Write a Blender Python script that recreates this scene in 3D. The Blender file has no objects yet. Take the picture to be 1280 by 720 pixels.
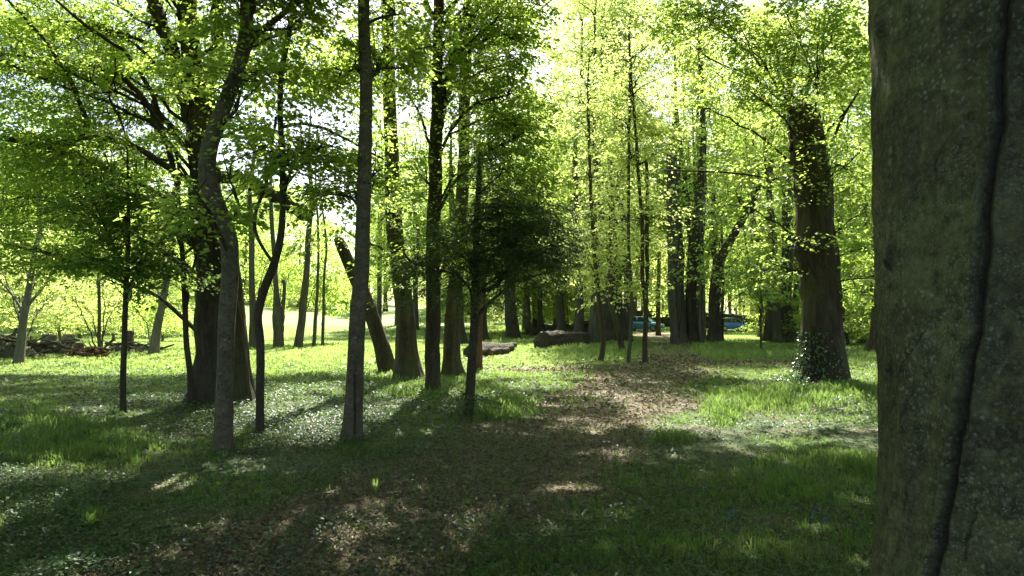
import bpy, math, time
import numpy as np
from mathutils import Vector
T0 = time.time()
RS = np.random.RandomState(7)
scn = bpy.context.scene
COL = scn.collection
PI = math.pi

# ------------------------------------------------------------------ camera
CAMZ = 1.6
PITCH = math.radians(2.55)
FPX = 24.0 / 36.0 * 1280
cd = bpy.data.cameras.new('camera'); cam = bpy.data.objects.new('camera', cd); COL.objects.link(cam)
cd.lens = 24; cd.sensor_width = 36; cd.clip_end = 3000; cd.clip_start = 0.05
cam.location = (0, 0, CAMZ); cam.rotation_euler = (PI / 2 + PITCH, 0, 0)
scn.camera = cam
cp, sp_ = math.cos(PITCH), math.sin(PITCH)

def ray(px, py):
    X = (px - 640) / FPX; Y = (360 - py) / FPX
    return np.array([X, cp - Y * sp_, sp_ + Y * cp])
def at(px, py, d):
    r = ray(px, py); t = d / r[1]
    return np.array([r[0] * t, d, CAMZ + r[2] * t])
def gp(px, py):
    r = ray(px, py); t = -CAMZ / r[2]
    return np.array([r[0] * t, r[1] * t])
def proj(P):
    x = P[:, 0]; y = P[:, 1]; z = P[:, 2] - CAMZ
    dep = y * cp + z * sp_; up = -y * sp_ + z * cp
    dd = np.where(dep > 0.05, dep, 0.05)
    return 640 + FPX * x / dd, 360 - FPX * up / dd, dep

# ------------------------------------------------------------------ sun
AZ = math.radians(1.0); EL = math.radians(47)
SUN = np.array([math.sin(AZ) * math.cos(EL), math.cos(AZ) * math.cos(EL), math.sin(EL)])

# ------------------------------------------------------------------ noise
def _h(ix, iy, iz, seed):
    n = (ix.astype(np.int64) * 374761393 + iy.astype(np.int64) * 668265263 + iz.astype(np.int64) * 1274126177 + seed * 974634777) & 0xffffffff
    n = ((n ^ (n >> 13)) * 1274126177) & 0xffffffff
    n = (n ^ (n >> 16)) & 0xffffff
    return n / float(0xffffff)
def vn(x, y, z=None, seed=0):
    x = np.asarray(x, float); y = np.asarray(y, float)
    z = np.zeros_like(x) if z is None else np.asarray(z, float)
    ix, iy, iz = np.floor(x), np.floor(y), np.floor(z)
    fx, fy, fz = x - ix, y - iy, z - iz
    fx = fx * fx * (3 - 2 * fx); fy = fy * fy * (3 - 2 * fy); fz = fz * fz * (3 - 2 * fz)
    r = 0
    for a in (0, 1):
        for b in (0, 1):
            for c in (0, 1):
                w = (fx if a else 1 - fx) * (fy if b else 1 - fy) * (fz if c else 1 - fz)
                r = r + w * _h(ix + a, iy + b, iz + c, seed)
    return r
def fbm(x, y, z=None, seed=0, o=3):
    s = 0; a = 0.5; t = 0
    z = np.zeros_like(np.asarray(x, float)) if z is None else z
    for k in range(o):
        s = s + a * vn(x * 2 ** k, y * 2 ** k, z * 2 ** k, seed + k * 17); t += a; a *= .5
    return s / t
def sst(a, b, x):
    t = np.clip((x - a) / (b - a), 0, 1); return t * t * (3 - 2 * t)

# ------------------------------------------------------------------ ground height, path, light map
def gz(x, y):
    x = np.asarray(x, float); y = np.asarray(y, float)
    z = 0.09 * (fbm(x * .35, y * .35, seed=3) - .5) + 0.035 * (fbm(x * 1.7, y * 1.7, seed=4) - .5)
    hill = sst(42, 170, y) * (4.6 - 3.9 * sst(-5, 30, x - y * .03))
    hill2 = sst(45, 120, y) * sst(-20, -60, x) * 1.5
    far = sst(180, 420, y) * 5
    return z + hill + hill2 + far
def polydist(x, y, pts, hw):
    best = np.full(x.shape, 1e9)
    for (a, b, h0, h1) in zip(pts[:-1], pts[1:], hw[:-1], hw[1:]):
        ax, ay = a; bx, by = b
        L2 = (bx - ax) ** 2 + (by - ay) ** 2
        t = np.clip(((x - ax) * (bx - ax) + (y - ay) * (by - ay)) / L2, 0, 1)
        dd = np.hypot(x - ax - t * (bx - ax), y - ay - t * (by - ay)) - (h0 + (h1 - h0) * t)
        best = np.minimum(best, dd)
    return best
PATH = [(-2.2, 0.5)] + [tuple(gp(*p)) for p in ((330, 715), (470, 655), (590, 600), (690, 545), (770, 497), (822, 463), (838, 446), (832, 432), (815, 421), (800, 415))]
PHW = [1.0, 1.0, 1.0, 1.05, 1.1, 1.2, 1.4, 1.3, 1.3, 1.5, 2.0]
PATH2 = [tuple(gp(*p)) for p in ((640, 462), (760, 460), (880, 455), (960, 452), (1010, 462))]
def pathm(x, y):
    n = (fbm(x * .9, y * .9, seed=11) - .5) * 1.3 + (fbm(x * 4, y * 4, seed=12) - .5) * .5
    d1 = polydist(x, y, PATH, PHW) + n
    d2 = polydist(x, y, PATH2, [.8, 1.3, 1.3, .7, .3]) + n * 1.6
    return np.maximum(1 - sst(-.35, .75, d1), .9 * (1 - sst(-.5, .7, d2)))

BOX = [(-400, 215, 408, 466, 1.), (200, 340, 408, 462, 1.), (330, 470, 408, 464, .95), (460, 640, 408, 474, .9),
       (600, 1110, 440, 474, .85), (600, 1110, 405, 440, .6)]
ELL = [(352, 512, 62, 26, .95), (400, 488, 60, 12, .6), (205, 610, 46, 15, 1.), (140, 600, 34, 7, .8), (18, 590, 30, 8, .9), (480, 515, 45, 16, .5),
       (300, 530, 40, 10, .5), (572, 586, 42, 8, .85), (530, 606, 40, 7, .6), (470, 642, 60, 8, .45), (800, 488, 70, 18, .85), (845, 520, 70, 24, .8),
       (770, 535, 40, 8, .6), (910, 498, 100, 20, .95), (990, 520, 120, 26, .85), (1075, 548, 40, 28, .8), (935, 548, 70, 12, .6),
       (690, 665, 30, 9, .85), (1060, 630, 34, 7, .8), (885, 592, 36, 6, .5), (1075, 470, 40, 14, 1.), (998, 468, 46, 16, 1.), (112, 655, 14, 9, .9), (620, 530, 40, 8, .35),
       (520, 490, 60, 12, .5), (700, 482, 90, 9, .7), (60, 480, 90, 7, .35), (110, 590, 60, 6, .4), (230, 500, 60, 5, .4), (160, 660, 30, 5, .5)]
def lit(x, y):
    P = np.stack([x, y, np.zeros_like(x)], 1)
    px, py, dep = proj(P)
    py = np.where(dep > 1.5, py, 3000); 
    jx = (fbm(x * .8, y * .8, seed=21) - .5) * 60; jy = (fbm(x * .8, y * .8, seed=22) - .5) * 14
    L = np.zeros(len(x))
    for (x0, x1, y0, y1, s) in BOX:
        m = sst(x0 - 12, x0 + 12, px + jx) * (1 - sst(x1 - 12, x1 + 12, px + jx)) * sst(y0 - 1, y0 + 1, py) * (1 - sst(y1 - 4, y1 + 4, py + jy))
        L = np.maximum(L, m * s)
    for (cx, cy, rx, ry, s) in ELL:
        r = np.hypot((px - cx + jx * .35) / rx, (py - cy + jy * .35) / ry)
        L = np.maximum(L, s * (1 - sst(.7, 1.15, r)))
    dap = fbm(x * 2.2, y * 2.2, seed=23)
    L = np.where(L < .88, L * (.45 + .9 * sst(.3, .6, dap)), L)
    fl = sst(.61, .66, fbm(x * 2.6 + 7, y * 3.2, seed=24, o=3)) * (y > 2.2) * (y < 17) * .85
    L = np.maximum(L, fl)
    return np.clip(L, 0, 1)
def shadow_of(P):
    t = P[:, 2] / SUN[2]
    return P[:, 0] - SUN[0] * t, P[:, 1] - SUN[1] * t

# ------------------------------------------------------------------ materials
def newmat(name):
    m = bpy.data.materials.new(name); m.use_nodes = True
    nt = m.node_tree; nt.nodes.clear()
    out = nt.nodes.new('ShaderNodeOutputMaterial')
    return m, nt, out
def N(nt, t, **kw):
    n = nt.nodes.new(t)
    for k, v in kw.items():
        if k in n.inputs.keys() if isinstance(k, str) else False: n.inputs[k].default_value = v
        else: setattr(n, k, v)
    return n
def ramp(nt, fac, stops, interp='LINEAR'):
    r = nt.nodes.new('ShaderNodeValToRGB'); r.color_ramp.interpolation = interp
    el = r.color_ramp.elements
    while len(el) < len(stops): el.new(.5)
    for e, (p, c) in zip(el, stops): e.position = p; e.color = (*c, 1)
    nt.links.new(fac, r.inputs[0]); return r.outputs[0]
def noise(nt, co, scale, detail=5, rough=.6, dist=0.):
    n = nt.nodes.new('ShaderNodeTexNoise'); n.inputs['Scale'].default_value = scale; n.inputs['Detail'].default_value = detail
    n.inputs['Roughness'].default_value = rough; n.inputs['Distortion'].default_value = dist
    nt.links.new(co, n.inputs['Vector']); return n.outputs['Fac']
def mixc(nt, fac, a, b, mode='MIX'):
    m = nt.nodes.new('ShaderNodeMix'); m.data_type = 'RGBA'; m.blend_type = mode
    for s, v in ((m.inputs[0], fac), (m.inputs[6], a), (m.inputs[7], b)):
        if isinstance(v, (int, float)): s.default_value = v
        elif isinstance(v, tuple): s.default_value = (*v, 1)
        else: nt.links.new(v, s)
    return m.outputs[2]
def mapping(nt, scale, src='Object'):
    tc = nt.nodes.new('ShaderNodeTexCoord'); mp = nt.nodes.new('ShaderNodeMapping')
    mp.inputs['Scale'].default_value = scale; nt.links.new(tc.outputs[src], mp.inputs[0]); return mp.outputs[0]
def maprange(nt, v, a, b, c=0., d=1.):
    m = nt.nodes.new('ShaderNodeMapRange'); m.inputs[1].default_value = a; m.inputs[2].default_value = b; m.inputs[3].default_value = c; m.inputs[4].default_value = d
    nt.links.new(v, m.inputs[0]); return m.outputs[0]

def leaf_mat(name, d0, d1, t0, t1, mixf=.5, rough=.5, spec=.4):
    m, nt, out = newmat(name)
    at_ = nt.nodes.new('ShaderNodeAttribute'); at_.attribute_name = 'rnd'
    cd_ = ramp(nt, at_.outputs['Fac'], [(0, d0), (1, d1)]); ct = ramp(nt, at_.outputs['Fac'], [(0, t0), (1, t1)])
    p = nt.nodes.new('ShaderNodeBsdfPrincipled'); p.inputs['Roughness'].default_value = rough; p.inputs['Specular IOR Level'].default_value = spec
    nt.links.new(cd_, p.inputs['Base Color'])
    t = nt.nodes.new('ShaderNodeBsdfTranslucent'); nt.links.new(ct, t.inputs['Color'])
    mx = nt.nodes.new('ShaderNodeMixShader'); mx.inputs[0].default_value = mixf
    nt.links.new(p.outputs[0], mx.inputs[1]); nt.links.new(t.outputs[0], mx.inputs[2]); nt.links.new(mx.outputs[0], out.inputs[0])
    return m
def bark_mat(name, dark, mid, light, moss=(.05, .075, .02), mossamt=.5, sc=9, zs=.22, bump=.6, lichen=0., rough=.9):
    m, nt, out = newmat(name)
    v = mapping(nt, (1, 1, zs)); v1 = mapping(nt, (1, 1, 1)); v2 = mapping(nt, (1, 1, .5))
    n1 = noise(nt, v, sc, 8, .65, .6)
    col = ramp(nt, n1, [(.3, dark), (.52, mid), (.72, light)])
    n2 = noise(nt, v2, 1.7, 5, .6)
    col = mixc(nt, maprange(nt, n2, .46, .64, 0, mossamt), col, moss)
    nb = noise(nt, v1, 30, 4, .6)
    col = mixc(nt, maprange(nt, nb, .3, .75, .0, .35), col, tuple(min(1, c * 1.7) for c in light))
    if lichen:
        vo = nt.nodes.new('ShaderNodeTexVoronoi'); vo.inputs['Scale'].default_value = 16; nt.links.new(v1, vo.inputs['Vector'])
        sp = maprange(nt, vo.outputs['Distance'], .18, .32, 1, 0)
        msk = maprange(nt, noise(nt, v1, 2.6, 3, .5), .5, .62, 0, lichen)
        mm = nt.nodes.new('ShaderNodeMath'); mm.operation = 'MULTIPLY'; nt.links.new(sp, mm.inputs[0]); nt.links.new(msk, mm.inputs[1])
        col = mixc(nt, mm.outputs[0], col, (.30, .33, .25))
    p = nt.nodes.new('ShaderNodeBsdfPrincipled'); p.inputs['Roughness'].default_value = rough; p.inputs['Specular IOR Level'].default_value = .15
    nt.links.new(col, p.inputs['Base Color'])
    b = nt.nodes.new('ShaderNodeBump'); b.inputs['Strength'].default_value = bump; b.inputs['Distance'].default_value = .02
    nt.links.new(n1, b.inputs['Height']); nt.links.new(b.outputs[0], p.inputs['Normal'])
    nt.links.new(p.outputs[0], out.inputs[0]); return m
def plain_mat(name, c0, c1=None, sc=6, rough=.8, spec=.3, metal=0., bump=.2):
    m, nt, out = newmat(name); c1 = c1 or tuple(x * .7 for x in c0)
    n1 = noise(nt, mapping(nt, (1, 1, 1)), sc, 6, .6)
    p = nt.nodes.new('ShaderNodeBsdfPrincipled'); nt.links.new(ramp(nt, n1, [(.3, c1), (.7, c0)]), p.inputs['Base Color'])
    p.inputs['Roughness'].default_value = rough; p.inputs['Specular IOR Level'].default_value = spec; p.inputs['Metallic'].default_value = metal
    if bump:
        b = nt.nodes.new('ShaderNodeBump'); b.inputs['Strength'].default_value = bump; b.inputs['Distance'].default_value = .02
        nt.links.new(n1, b.inputs['Height']); nt.links.new(b.outputs[0], p.inputs['Normal'])
    nt.links.new(p.outputs[0], out.inputs[0]); return m

M = {}
M['leaf_mid'] = leaf_mat('leaf_mid', (.048, .085, .018), (.10, .165, .038), (.32, .50, .06), (.68, .83, .18), .64)
M['leaf_bright'] = leaf_mat('leaf_bright', (.055, .10, .018), (.11, .18, .04), (.32, .50, .06), (.68, .82, .18), .62)
M['leaf_pale'] = leaf_mat('leaf_pale', (.09, .15, .025), (.12, .2, .045), (.48, .60, .13), (.82, .90, .30), .66)
M['leaf_deep'] = leaf_mat('leaf_deep', (.03, .075, .015), (.06, .13, .03), (.17, .32, .045), (.42, .58, .11), .55)
M['needle'] = leaf_mat('needle', (.022, .045, .016), (.06, .10, .035), (.06, .12, .02), (.22, .34, .07), .42)
M['twig'] = plain_mat('twig_bark', (.07, .06, .045), (.035, .03, .022), 20, .9, .1, 0, 0)
M['bark_dark'] = bark_mat('bark_dark_furrowed', (.013, .010, .008), (.042, .033, .023), (.09, .07, .048), mossamt=.35)
M['bark_grey'] = bark_mat('bark_grey_smooth', (.028, .023, .015), (.068, .055, .037), (.14, .118, .083), sc=6, zs=1.6, bump=.3, mossamt=.45, lichen=.35)
M['bark_brown'] = bark_mat('bark_brown', (.012, .010, .006), (.048, .038, .024), (.12, .095, .06), mossamt=.5, sc=7, zs=.12, bump=.9)
M['bark_red'] = bark_mat('bark_red', (.025, .014, .009), (.09, .05, .028), (.18, .105, .055), mossamt=.15, sc=8, zs=.15)
M['bark_far'] = bark_mat('bark_far', (.03, .025, .018), (.07, .06, .045), (.13, .11, .085), mossamt=.4, sc=5)
M['bark_pale'] = bark_mat('bark_pale_grey', (.05, .045, .035), (.11, .10, .08), (.18, .165, .135), mossamt=.3, sc=5)
M['log'] = bark_mat('log_bark', (.008, .006, .004), (.03, .023, .016), (.12, .10, .075), mossamt=.35, sc=5, zs=1, bump=1.)
M['cutwood'] = plain_mat('cut_wood', (.42, .22, .10), (.2, .1, .05), 12, .8)
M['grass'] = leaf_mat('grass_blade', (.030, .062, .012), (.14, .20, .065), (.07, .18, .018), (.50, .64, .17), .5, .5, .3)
M['cover'] = leaf_mat('ground_cover_leaf', (.025, .055, .018), (.075, .12, .05), (.06, .16, .02), (.2, .34, .07), .3, .5, .35)
M['litter'] = leaf_mat('dead_leaf', (.05, .038, .020), (.24, .185, .11), (.14, .08, .03), (.32, .22, .1), .12, .55, .4)
M['ivy'] = leaf_mat('ivy_leaf', (.03, .07, .025), (.09, .14, .06), (.08, .2, .03), (.2, .4, .06), .2, .28, 1.)

# ------------------------------------------------------------------ mesh plumbing
def mk(name, V, faces, mats, parent=None, loc=(0, 0, 0), rnd=None, smooth=None, link=True, local=False):
    """faces: list of (int array (n,k), material index); V in world space, stored relative to loc"""
    me = bpy.data.meshes.new(name)
    V = np.asarray(V, np.float32)
    if not local: V = V - np.asarray(loc, np.float32)
    me.vertices.add(len(V)); me.vertices.foreach_set('co', V.ravel())
    faces = [f for f in faces if len(f[0])]
    tot = sum(f[0].size for f in faces); nf = sum(len(f[0]) for f in faces)
    me.loops.add(tot); me.loops.foreach_set('vertex_index', np.concatenate([f[0].ravel() for f in faces]).astype(np.int32))
    sizes = np.concatenate([np.full(len(f[0]), f[0].shape[1]) for f in faces])
    st = np.concatenate([[0], np.cumsum(sizes)[:-1]]).astype(np.int32)
    me.polygons.add(nf); me.polygons.foreach_set('loop_start', st)
    me.polygons.foreach_set('material_index', np.concatenate([np.full(len(f[0]), f[1]) for f in faces]).astype(np.int32))
    if smooth is not None:
        sm = np.concatenate([np.full(len(f[0]), bool(s)) for f, s in zip(faces, smooth)]) if isinstance(smooth, (list, tuple)) else np.full(nf, bool(smooth))
        me.polygons.foreach_set('use_smooth', sm)
    else: me.polygons.foreach_set('use_smooth', np.zeros(nf, bool))
    if rnd is not None:
        a = me.attributes.new('rnd', 'FLOAT', 'FACE'); r = np.zeros(nf, np.float32); r[:len(rnd)] = rnd; a.data.foreach_set('value', r)
    for m in mats: me.materials.append(M[m] if isinstance(m, str) else m)
    me.update(calc_edges=True)
    o = bpy.data.objects.new(name, me)
    if link: COL.objects.link(o)
    if parent is not None: o.parent = parent
    else: o.location = loc
    return o
def tag(o, label=None, cat=None, group=None, kind=None):
    if label: o['label'] = label
    if cat: o['category'] = cat
    if group: o['group'] = group
    if kind: o['kind'] = kind
    return o
def empty(name, loc, label, cat, group=None):
    e = bpy.data.objects.new(name, None); COL.objects.link(e); e.location = [float(c) for c in loc]; e.empty_display_size = .2
    return tag(e, label, cat, group)

class Acc:
    def __init__(s): s.V = []; s.F = {}; s.n = 0
    def add(s, V, F, mi=0):
        F = np.asarray(F)
        s.V.append(V); s.F.setdefault((F.shape[1], mi), []).append(F + s.n); s.n += len(V)
    def faces(s): return [(np.concatenate(f), k[1]) for k, f in s.F.items()]
    def verts(s): return np.concatenate(s.V)

def resample(P, R, step):
    P = np.asarray(P, float); R = np.asarray(R, float)
    out = []; rr = []
    n = len(P)
    for i in range(n - 1):
        p0 = P[max(i - 1, 0)]; p1 = P[i]; p2 = P[i + 1]; p3 = P[min(i + 2, n - 1)]
        k = max(2, int(np.linalg.norm(p2 - p1) / step))
        for j in range(k):
            t = j / k
            out.append(.5 * ((2 * p1) + (-p0 + p2) * t + (2 * p0 - 5 * p1 + 4 * p2 - p3) * t * t + (-p0 + 3 * p1 - 3 * p2 + p3) * t ** 3))
            rr.append(R[i] * (1 - t) + R[i + 1] * t)
    out.append(P[-1]); rr.append(R[-1])
    return np.array(out), np.array(rr)
def tube(P, R, seg, rough=0., flare=0., seed=0, zfreq=1.0, caps=True, lobes=5, groove=None):
    n = len(P); T = np.gradient(P, axis=0); T /= np.linalg.norm(T, axis=1)[:, None] + 1e-9
    ref = np.tile(np.array([1., 0.13, 0.07]), (n, 1))
    bad = np.abs((T * ref).sum(1)) > .8
    if bad.mean() > .4: ref[:] = np.array([.1, .2, 1.])
    A = np.cross(T, ref); A /= np.linalg.norm(A, axis=1)[:, None] + 1e-9
    B = np.cross(T, A)
    th = np.linspace(0, 2 * PI, seg, endpoint=False)
    s = np.concatenate([[0], np.cumsum(np.linalg.norm(np.diff(P, axis=0), axis=1))])
    TH, SS = np.meshgrid(th, s)
    rad = np.repeat(R[:, None], seg, 1)
    if flare:
        rad = rad * (1 + flare * np.exp(-SS / (R[0] * 1.3)) * (.55 + .45 * np.cos(TH * lobes + seed)) + flare * .25 * np.exp(-SS / (R[0] * 4)))
    if rough:
        k = 3.2; q = SS / max(R[0], .05) * .35 * zfreq
        nn = fbm(np.cos(TH) * k + 5, np.sin(TH) * k + seed, q, seed=seed, o=3)
        rid = .25 - np.abs(2 * nn - 1) * 2
        low = vn(np.cos(TH) * 1.1 + 9, np.sin(TH) * 1.1 + seed, q * .5, seed=seed + 5) - .5
        fur = .3 - np.abs(2 * vn(np.cos(TH) * 7.5 + 3, np.sin(TH) * 7.5 + seed, q * 1.5, seed=seed + 9) - 1) * 1.6
        rad = rad * (1 + rough * rid * .5 + rough * 1.1 * low + min(rough, .14) * .35 * fur)
    if groove:
        ga, g0, g1, gw, gd = groove
        dth = (TH - ga - .12 * np.sin(SS * 5) + PI) % (2 * PI) - PI; m_ = sst(g0, g0 + .15, SS) * (1 - sst(g1 - .35, g1, SS))
        rad = rad * (1 - m_ * gd * np.exp(-(dth / gw) ** 2) + m_ * gd * .25 * np.exp(-((np.abs(dth) - gw * 2) / gw) ** 2))
    if rough and seg >= 14:
        kr = np.random.RandomState(seed + 3)
        for _ in range(int(s[-1] * 2.2) + 2):
            a0 = kr.rand() * 2 * PI; s0 = kr.rand() * s[-1]; w = (.25 + .5 * kr.rand())
            rr0 = np.interp(s0, s, R)
            dth = (TH - a0 + PI) % (2 * PI) - PI; ds = (SS - s0) / max(rr0, .03)
            q2 = (dth / w) ** 2 + (ds / (w * 1.1)) ** 2
            rad = rad + rr0 * (.05 + .14 * kr.rand()) * (np.exp(-q2) - .8 * np.exp(-q2 / .12))
    V = P[:, None, :] + (np.cos(TH)[..., None] * A[:, None, :] + np.sin(TH)[..., None] * B[:, None, :]) * rad[..., None]
    V = V.reshape(-1, 3)
    i = np.arange(n - 1)[:, None] * seg; j = np.arange(seg)[None, :]
    F = np.stack([i + j, i + (j + 1) % seg, i + seg + (j + 1) % seg, i + seg + j], -1).reshape(-1, 4)
    return V, F
def addtube(acc, P, R, seg, mi=0, cap=True, **kw):
    V, F = tube(P, R, seg, **kw)
    n0 = acc.n; acc.add(V, F, mi)
    if cap:
        for row, rev in ((0, False), (len(P) - 1, True)):
            c = P[row:row + 1]; idx = np.arange(seg) + row * seg
            base = n0
            tri = np.stack([idx, np.roll(idx, -1), np.full(seg, len(V))], 1)
            if not rev: tri = tri[:, ::-1]
            # centre vertex appended
            acc.V.append(c); acc.F.setdefault((3, mi), []).append(np.where(tri == len(V), acc.n, tri + n0)); acc.n += 1

# thin sticks between point pairs (3-sided), vectorised, with a bowed middle
def sticks(A, B, r0, r1, bow=.06, rs=RS):
    n = len(A)
    if n == 0: return np.zeros((0, 3)), np.zeros((0, 4), int)
    L = np.linalg.norm(B - A, axis=1)[:, None]
    mid = (A + B) / 2 + rs.normal(size=(n, 3)) * L * bow + np.array([0, 0, 1.]) * L * bow * 1.2
    T = (B - A) / (L + 1e-9)
    X = np.cross(T, np.array([.3, .2, 1.])); X /= np.linalg.norm(X, axis=1)[:, None] + 1e-9
    Y = np.cross(T, X)
    V = np.zeros((n, 3, 3, 3))
    for k, (C, r) in enumerate(((A, r0), (mid, (np.asarray(r0) + np.asarray(r1)) / 2), (B, r1))):
        r = np.broadcast_to(np.asarray(r, float), (n,))[:, None]
        for j in range(3):
            a = j * 2 * PI / 3
            V[:, k, j] = C + (X * math.cos(a) + Y * math.sin(a)) * r
    F = []
    for k in (0, 1):
        for j in range(3):
            F.append([k * 3 + j, k * 3 + (j + 1) % 3, (k + 1) * 3 + (j + 1) % 3, (k + 1) * 3 + j])
    F = (np.array(F)[None] + (np.arange(n) * 9)[:, None, None]).reshape(-1, 4)
    return V.reshape(-1, 3), F

# leaves
def leaf_quads(P, D, Nn, size, asp=.68, fold=.18):
    S = np.cross(D, Nn); S /= np.linalg.norm(S, axis=1)[:, None] + 1e-9
    U = np.cross(S, D)
    s = size[:, None]
    tip = P + D * s - U * s * .10
    mid = P + D * s * .42
    l = mid + S * s * asp * .5 + U * s * fold * .5
    r = mid - S * s * asp * .5 + U * s * fold * .5
    V = np.stack([P, r, tip, l], 1)
    return V
def spray_leaves(C, D, L, m, ls, rs, droop=.25, flat=.35, asp=.68, tiltjit=.45):
    """C spray bases (n,3); D heading (n,3); L length (n,), m leaves each, ls leaf size (n,)"""
    n = len(C)
    D = D / (np.linalg.norm(D, axis=1)[:, None] + 1e-9)
    B = np.cross(D, np.array([0, 0, 1.])); B /= np.linalg.norm(B, axis=1)[:, None] + 1e-9
    U = np.cross(B, D)
    t = rs.rand(n, m) ** .8; sd = np.sign(rs.rand(n, m) - .5)
    w = sd * (rs.rand(n, m)) * .42 * (1 - .6 * t)
    f = t + np.abs(w) * .55
    Lc = L[:, None]
    Z = rs.normal(size=(n, m)) * .035 * Lc - droop * (f ** 2) * Lc * .6 - np.abs(w) * droop * Lc * .5
    P = C[:, None] + D[:, None] * (f * Lc)[..., None] + B[:, None] * (w * Lc)[..., None] + U[:, None] * Z[..., None]
    a = rs.normal(size=(n, m)) * .6 + sd * .8
    LD = D[:, None] * np.cos(a)[..., None] + B[:, None] * np.sin(a)[..., None] + np.array([0, 0, -.35]) + rs.normal(size=(n, m, 3)) * .18
    LD /= np.linalg.norm(LD, axis=2)[..., None]
    NN = U[:, None] + rs.normal(size=(n, m, 3)) * tiltjit
    sz = ls[:, None] * (.6 + .6 * rs.rand(n, m))
    return P.reshape(-1, 3), LD.reshape(-1, 3), NN.reshape(-1, 3), sz.ravel()

# trunks in front of which only a few leaves hang: filled in below
CLEAR = []
def clear_mask(P, rs):
    px, py, dep = proj(P)
    keep = np.ones(len(P), bool)
    for (ys, xs, ws, d, pr) in CLEAR:
        cx = np.interp(py, ys, xs); hw = np.interp(py, ys, ws) * .5 + 3
        hit = (np.abs(px - cx) < hw) & (dep < d - .1) & (py > ys[0]) & (py < ys[-1])
        keep &= ~(hit & (rs.rand(len(P)) < pr))
    return keep

def build_crown(name, parent, loc, C, rootpts, mat, leaf, per, L=1.0, rs=RS, droop=.25, asp=.68, twigs=True, limbs=8, centre=None, clear=True, limbr=1., stick_mat='twig', tiltjit=.45, lr=(.75, 1.3), sunthin=0.):
    """one crown mesh: leaf sprays at C joined to the trunk polyline by limbs and twigs.
    rootpts: (k,3) trunk centreline; leaf may be scalar or array"""
    n = len(C)
    if n == 0: return None
    rootpts = np.asarray(rootpts)
    # limbs: pick seeds
    K = max(1, min(limbs, n))
    seeds = C[rs.choice(n, K, replace=False)]
    for _ in range(3):
        lab = np.argmin(((C[:, None] - seeds[None]) ** 2).sum(2), 1) if n * K < 4e6 else np.concatenate([np.argmin(((c[:, None] - seeds[None]) ** 2).sum(2), 1) for c in np.array_split(C, 20)])
        for k in range(K):
            if (lab == k).any(): seeds[k] = C[lab == k].mean(0)
    acc = Acc(); base = np.zeros((n, 3))
    for k in range(K):
        idx = np.where(lab == k)[0]
        if len(idx) == 0: continue
        g = seeds[k]
        hd = np.hypot(rootpts[:, 0] - g[0], rootpts[:, 1] - g[1])
        want = g[2] - hd * .55
        i = np.argmin(np.abs(rootpts[:, 2] - want) + .15 * hd)
        a = rootpts[i]
        far = C[idx[np.argmax(((C[idx] - a) ** 2).sum(1))]]
        m1 = a * .6 + g * .4 + np.array([0, 0, .12 * np.linalg.norm(g - a)]) + rs.normal(size=3) * .12
        e = g * .45 + far * .55
        P, R = resample([a, m1, g, e], [1, .75, .45, .12], .35)
        r0 = min((.016 + .0042 * math.sqrt(len(idx))) * limbr, .11)
        P = P + rs.normal(size=P.shape) * .025; P[0] = a
        addtube(acc, P, R * r0, 5, 1, cap=False)
        # sprays attach to the closest limb point a bit inward
        dd = ((C[idx][:, None] - P[None]) ** 2).sum(2); j = np.argmin(dd, 1); j = np.maximum(j - 1 - rs.randint(0, 2, len(idx)), 0)
        base[idx] = P[j]
    D = C - base; D[:, 2] *= .35
    D += rs.normal(size=D.shape) * .35 * np.linalg.norm(D, axis=1)[:, None] * np.array([1, 1, .4])
    D[:, 2] = np.clip(D[:, 2], -.4 * np.hypot(D[:, 0], D[:, 1]), .4 * np.hypot(D[:, 0], D[:, 1]))
    D += 1e-3
    D /= np.linalg.norm(D, axis=1)[:, None]
    Ls = L * (lr[0] + (lr[1] - lr[0]) * rs.rand(n))
    leaf = np.broadcast_to(np.asarray(leaf, float), (n,)) * (.72 + .6 * rs.rand(n))
    S = C - D * Ls[:, None] * .5
    P, LD, NN, sz = spray_leaves(S, D, Ls, per, leaf, rs, droop, asp=asp, tiltjit=tiltjit)
    sprnd = np.repeat(rs.rand(n), per)
    if clear and CLEAR:
        k = clear_mask(P, rs); P, LD, NN, sz, sprnd = P[k], LD[k], NN[k], sz[k], sprnd[k]
    if sunthin:
        sx, sy = shadow_of(P); k = rs.rand(len(P)) > lit(sx, sy) * sunthin
        P, LD, NN, sz, sprnd = P[k], LD[k], NN[k], sz[k], sprnd[k]
    V = leaf_quads(P, LD, NN, sz, asp)
    nl = len(V)
    rnd = np.clip(rs.rand(nl) * .6 + sprnd * .4, 0, 1)
    LV = V.reshape(-1, 3); LF = np.arange(nl * 4).reshape(-1, 4)
    allV = [LV]; F = [(LF, 0)]; off = len(LV)
    if twigs:
        b1 = np.where((np.linalg.norm(S - base, axis=1) > .15)[:, None], base, S - D * .15)
        tv, tf = sticks(b1, S, .010, .006, .08, rs); allV.append(tv); F.append((tf + off, 1)); off += len(tv)
        E = S + D * Ls[:, None] * .9; E[:, 2] -= droop * .5 * Ls
        tv, tf = sticks(S, E, .005, .002, .03, rs); allV.append(tv); F.append((tf + off, 1)); off += len(tv)
    if acc.n:
        for f, mi in acc.faces(): F.append((f + off, 1))
        allV.append(acc.verts())
    return mk(name, np.concatenate(allV), F, [mat, stick_mat], parent, loc, rnd=rnd)

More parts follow.
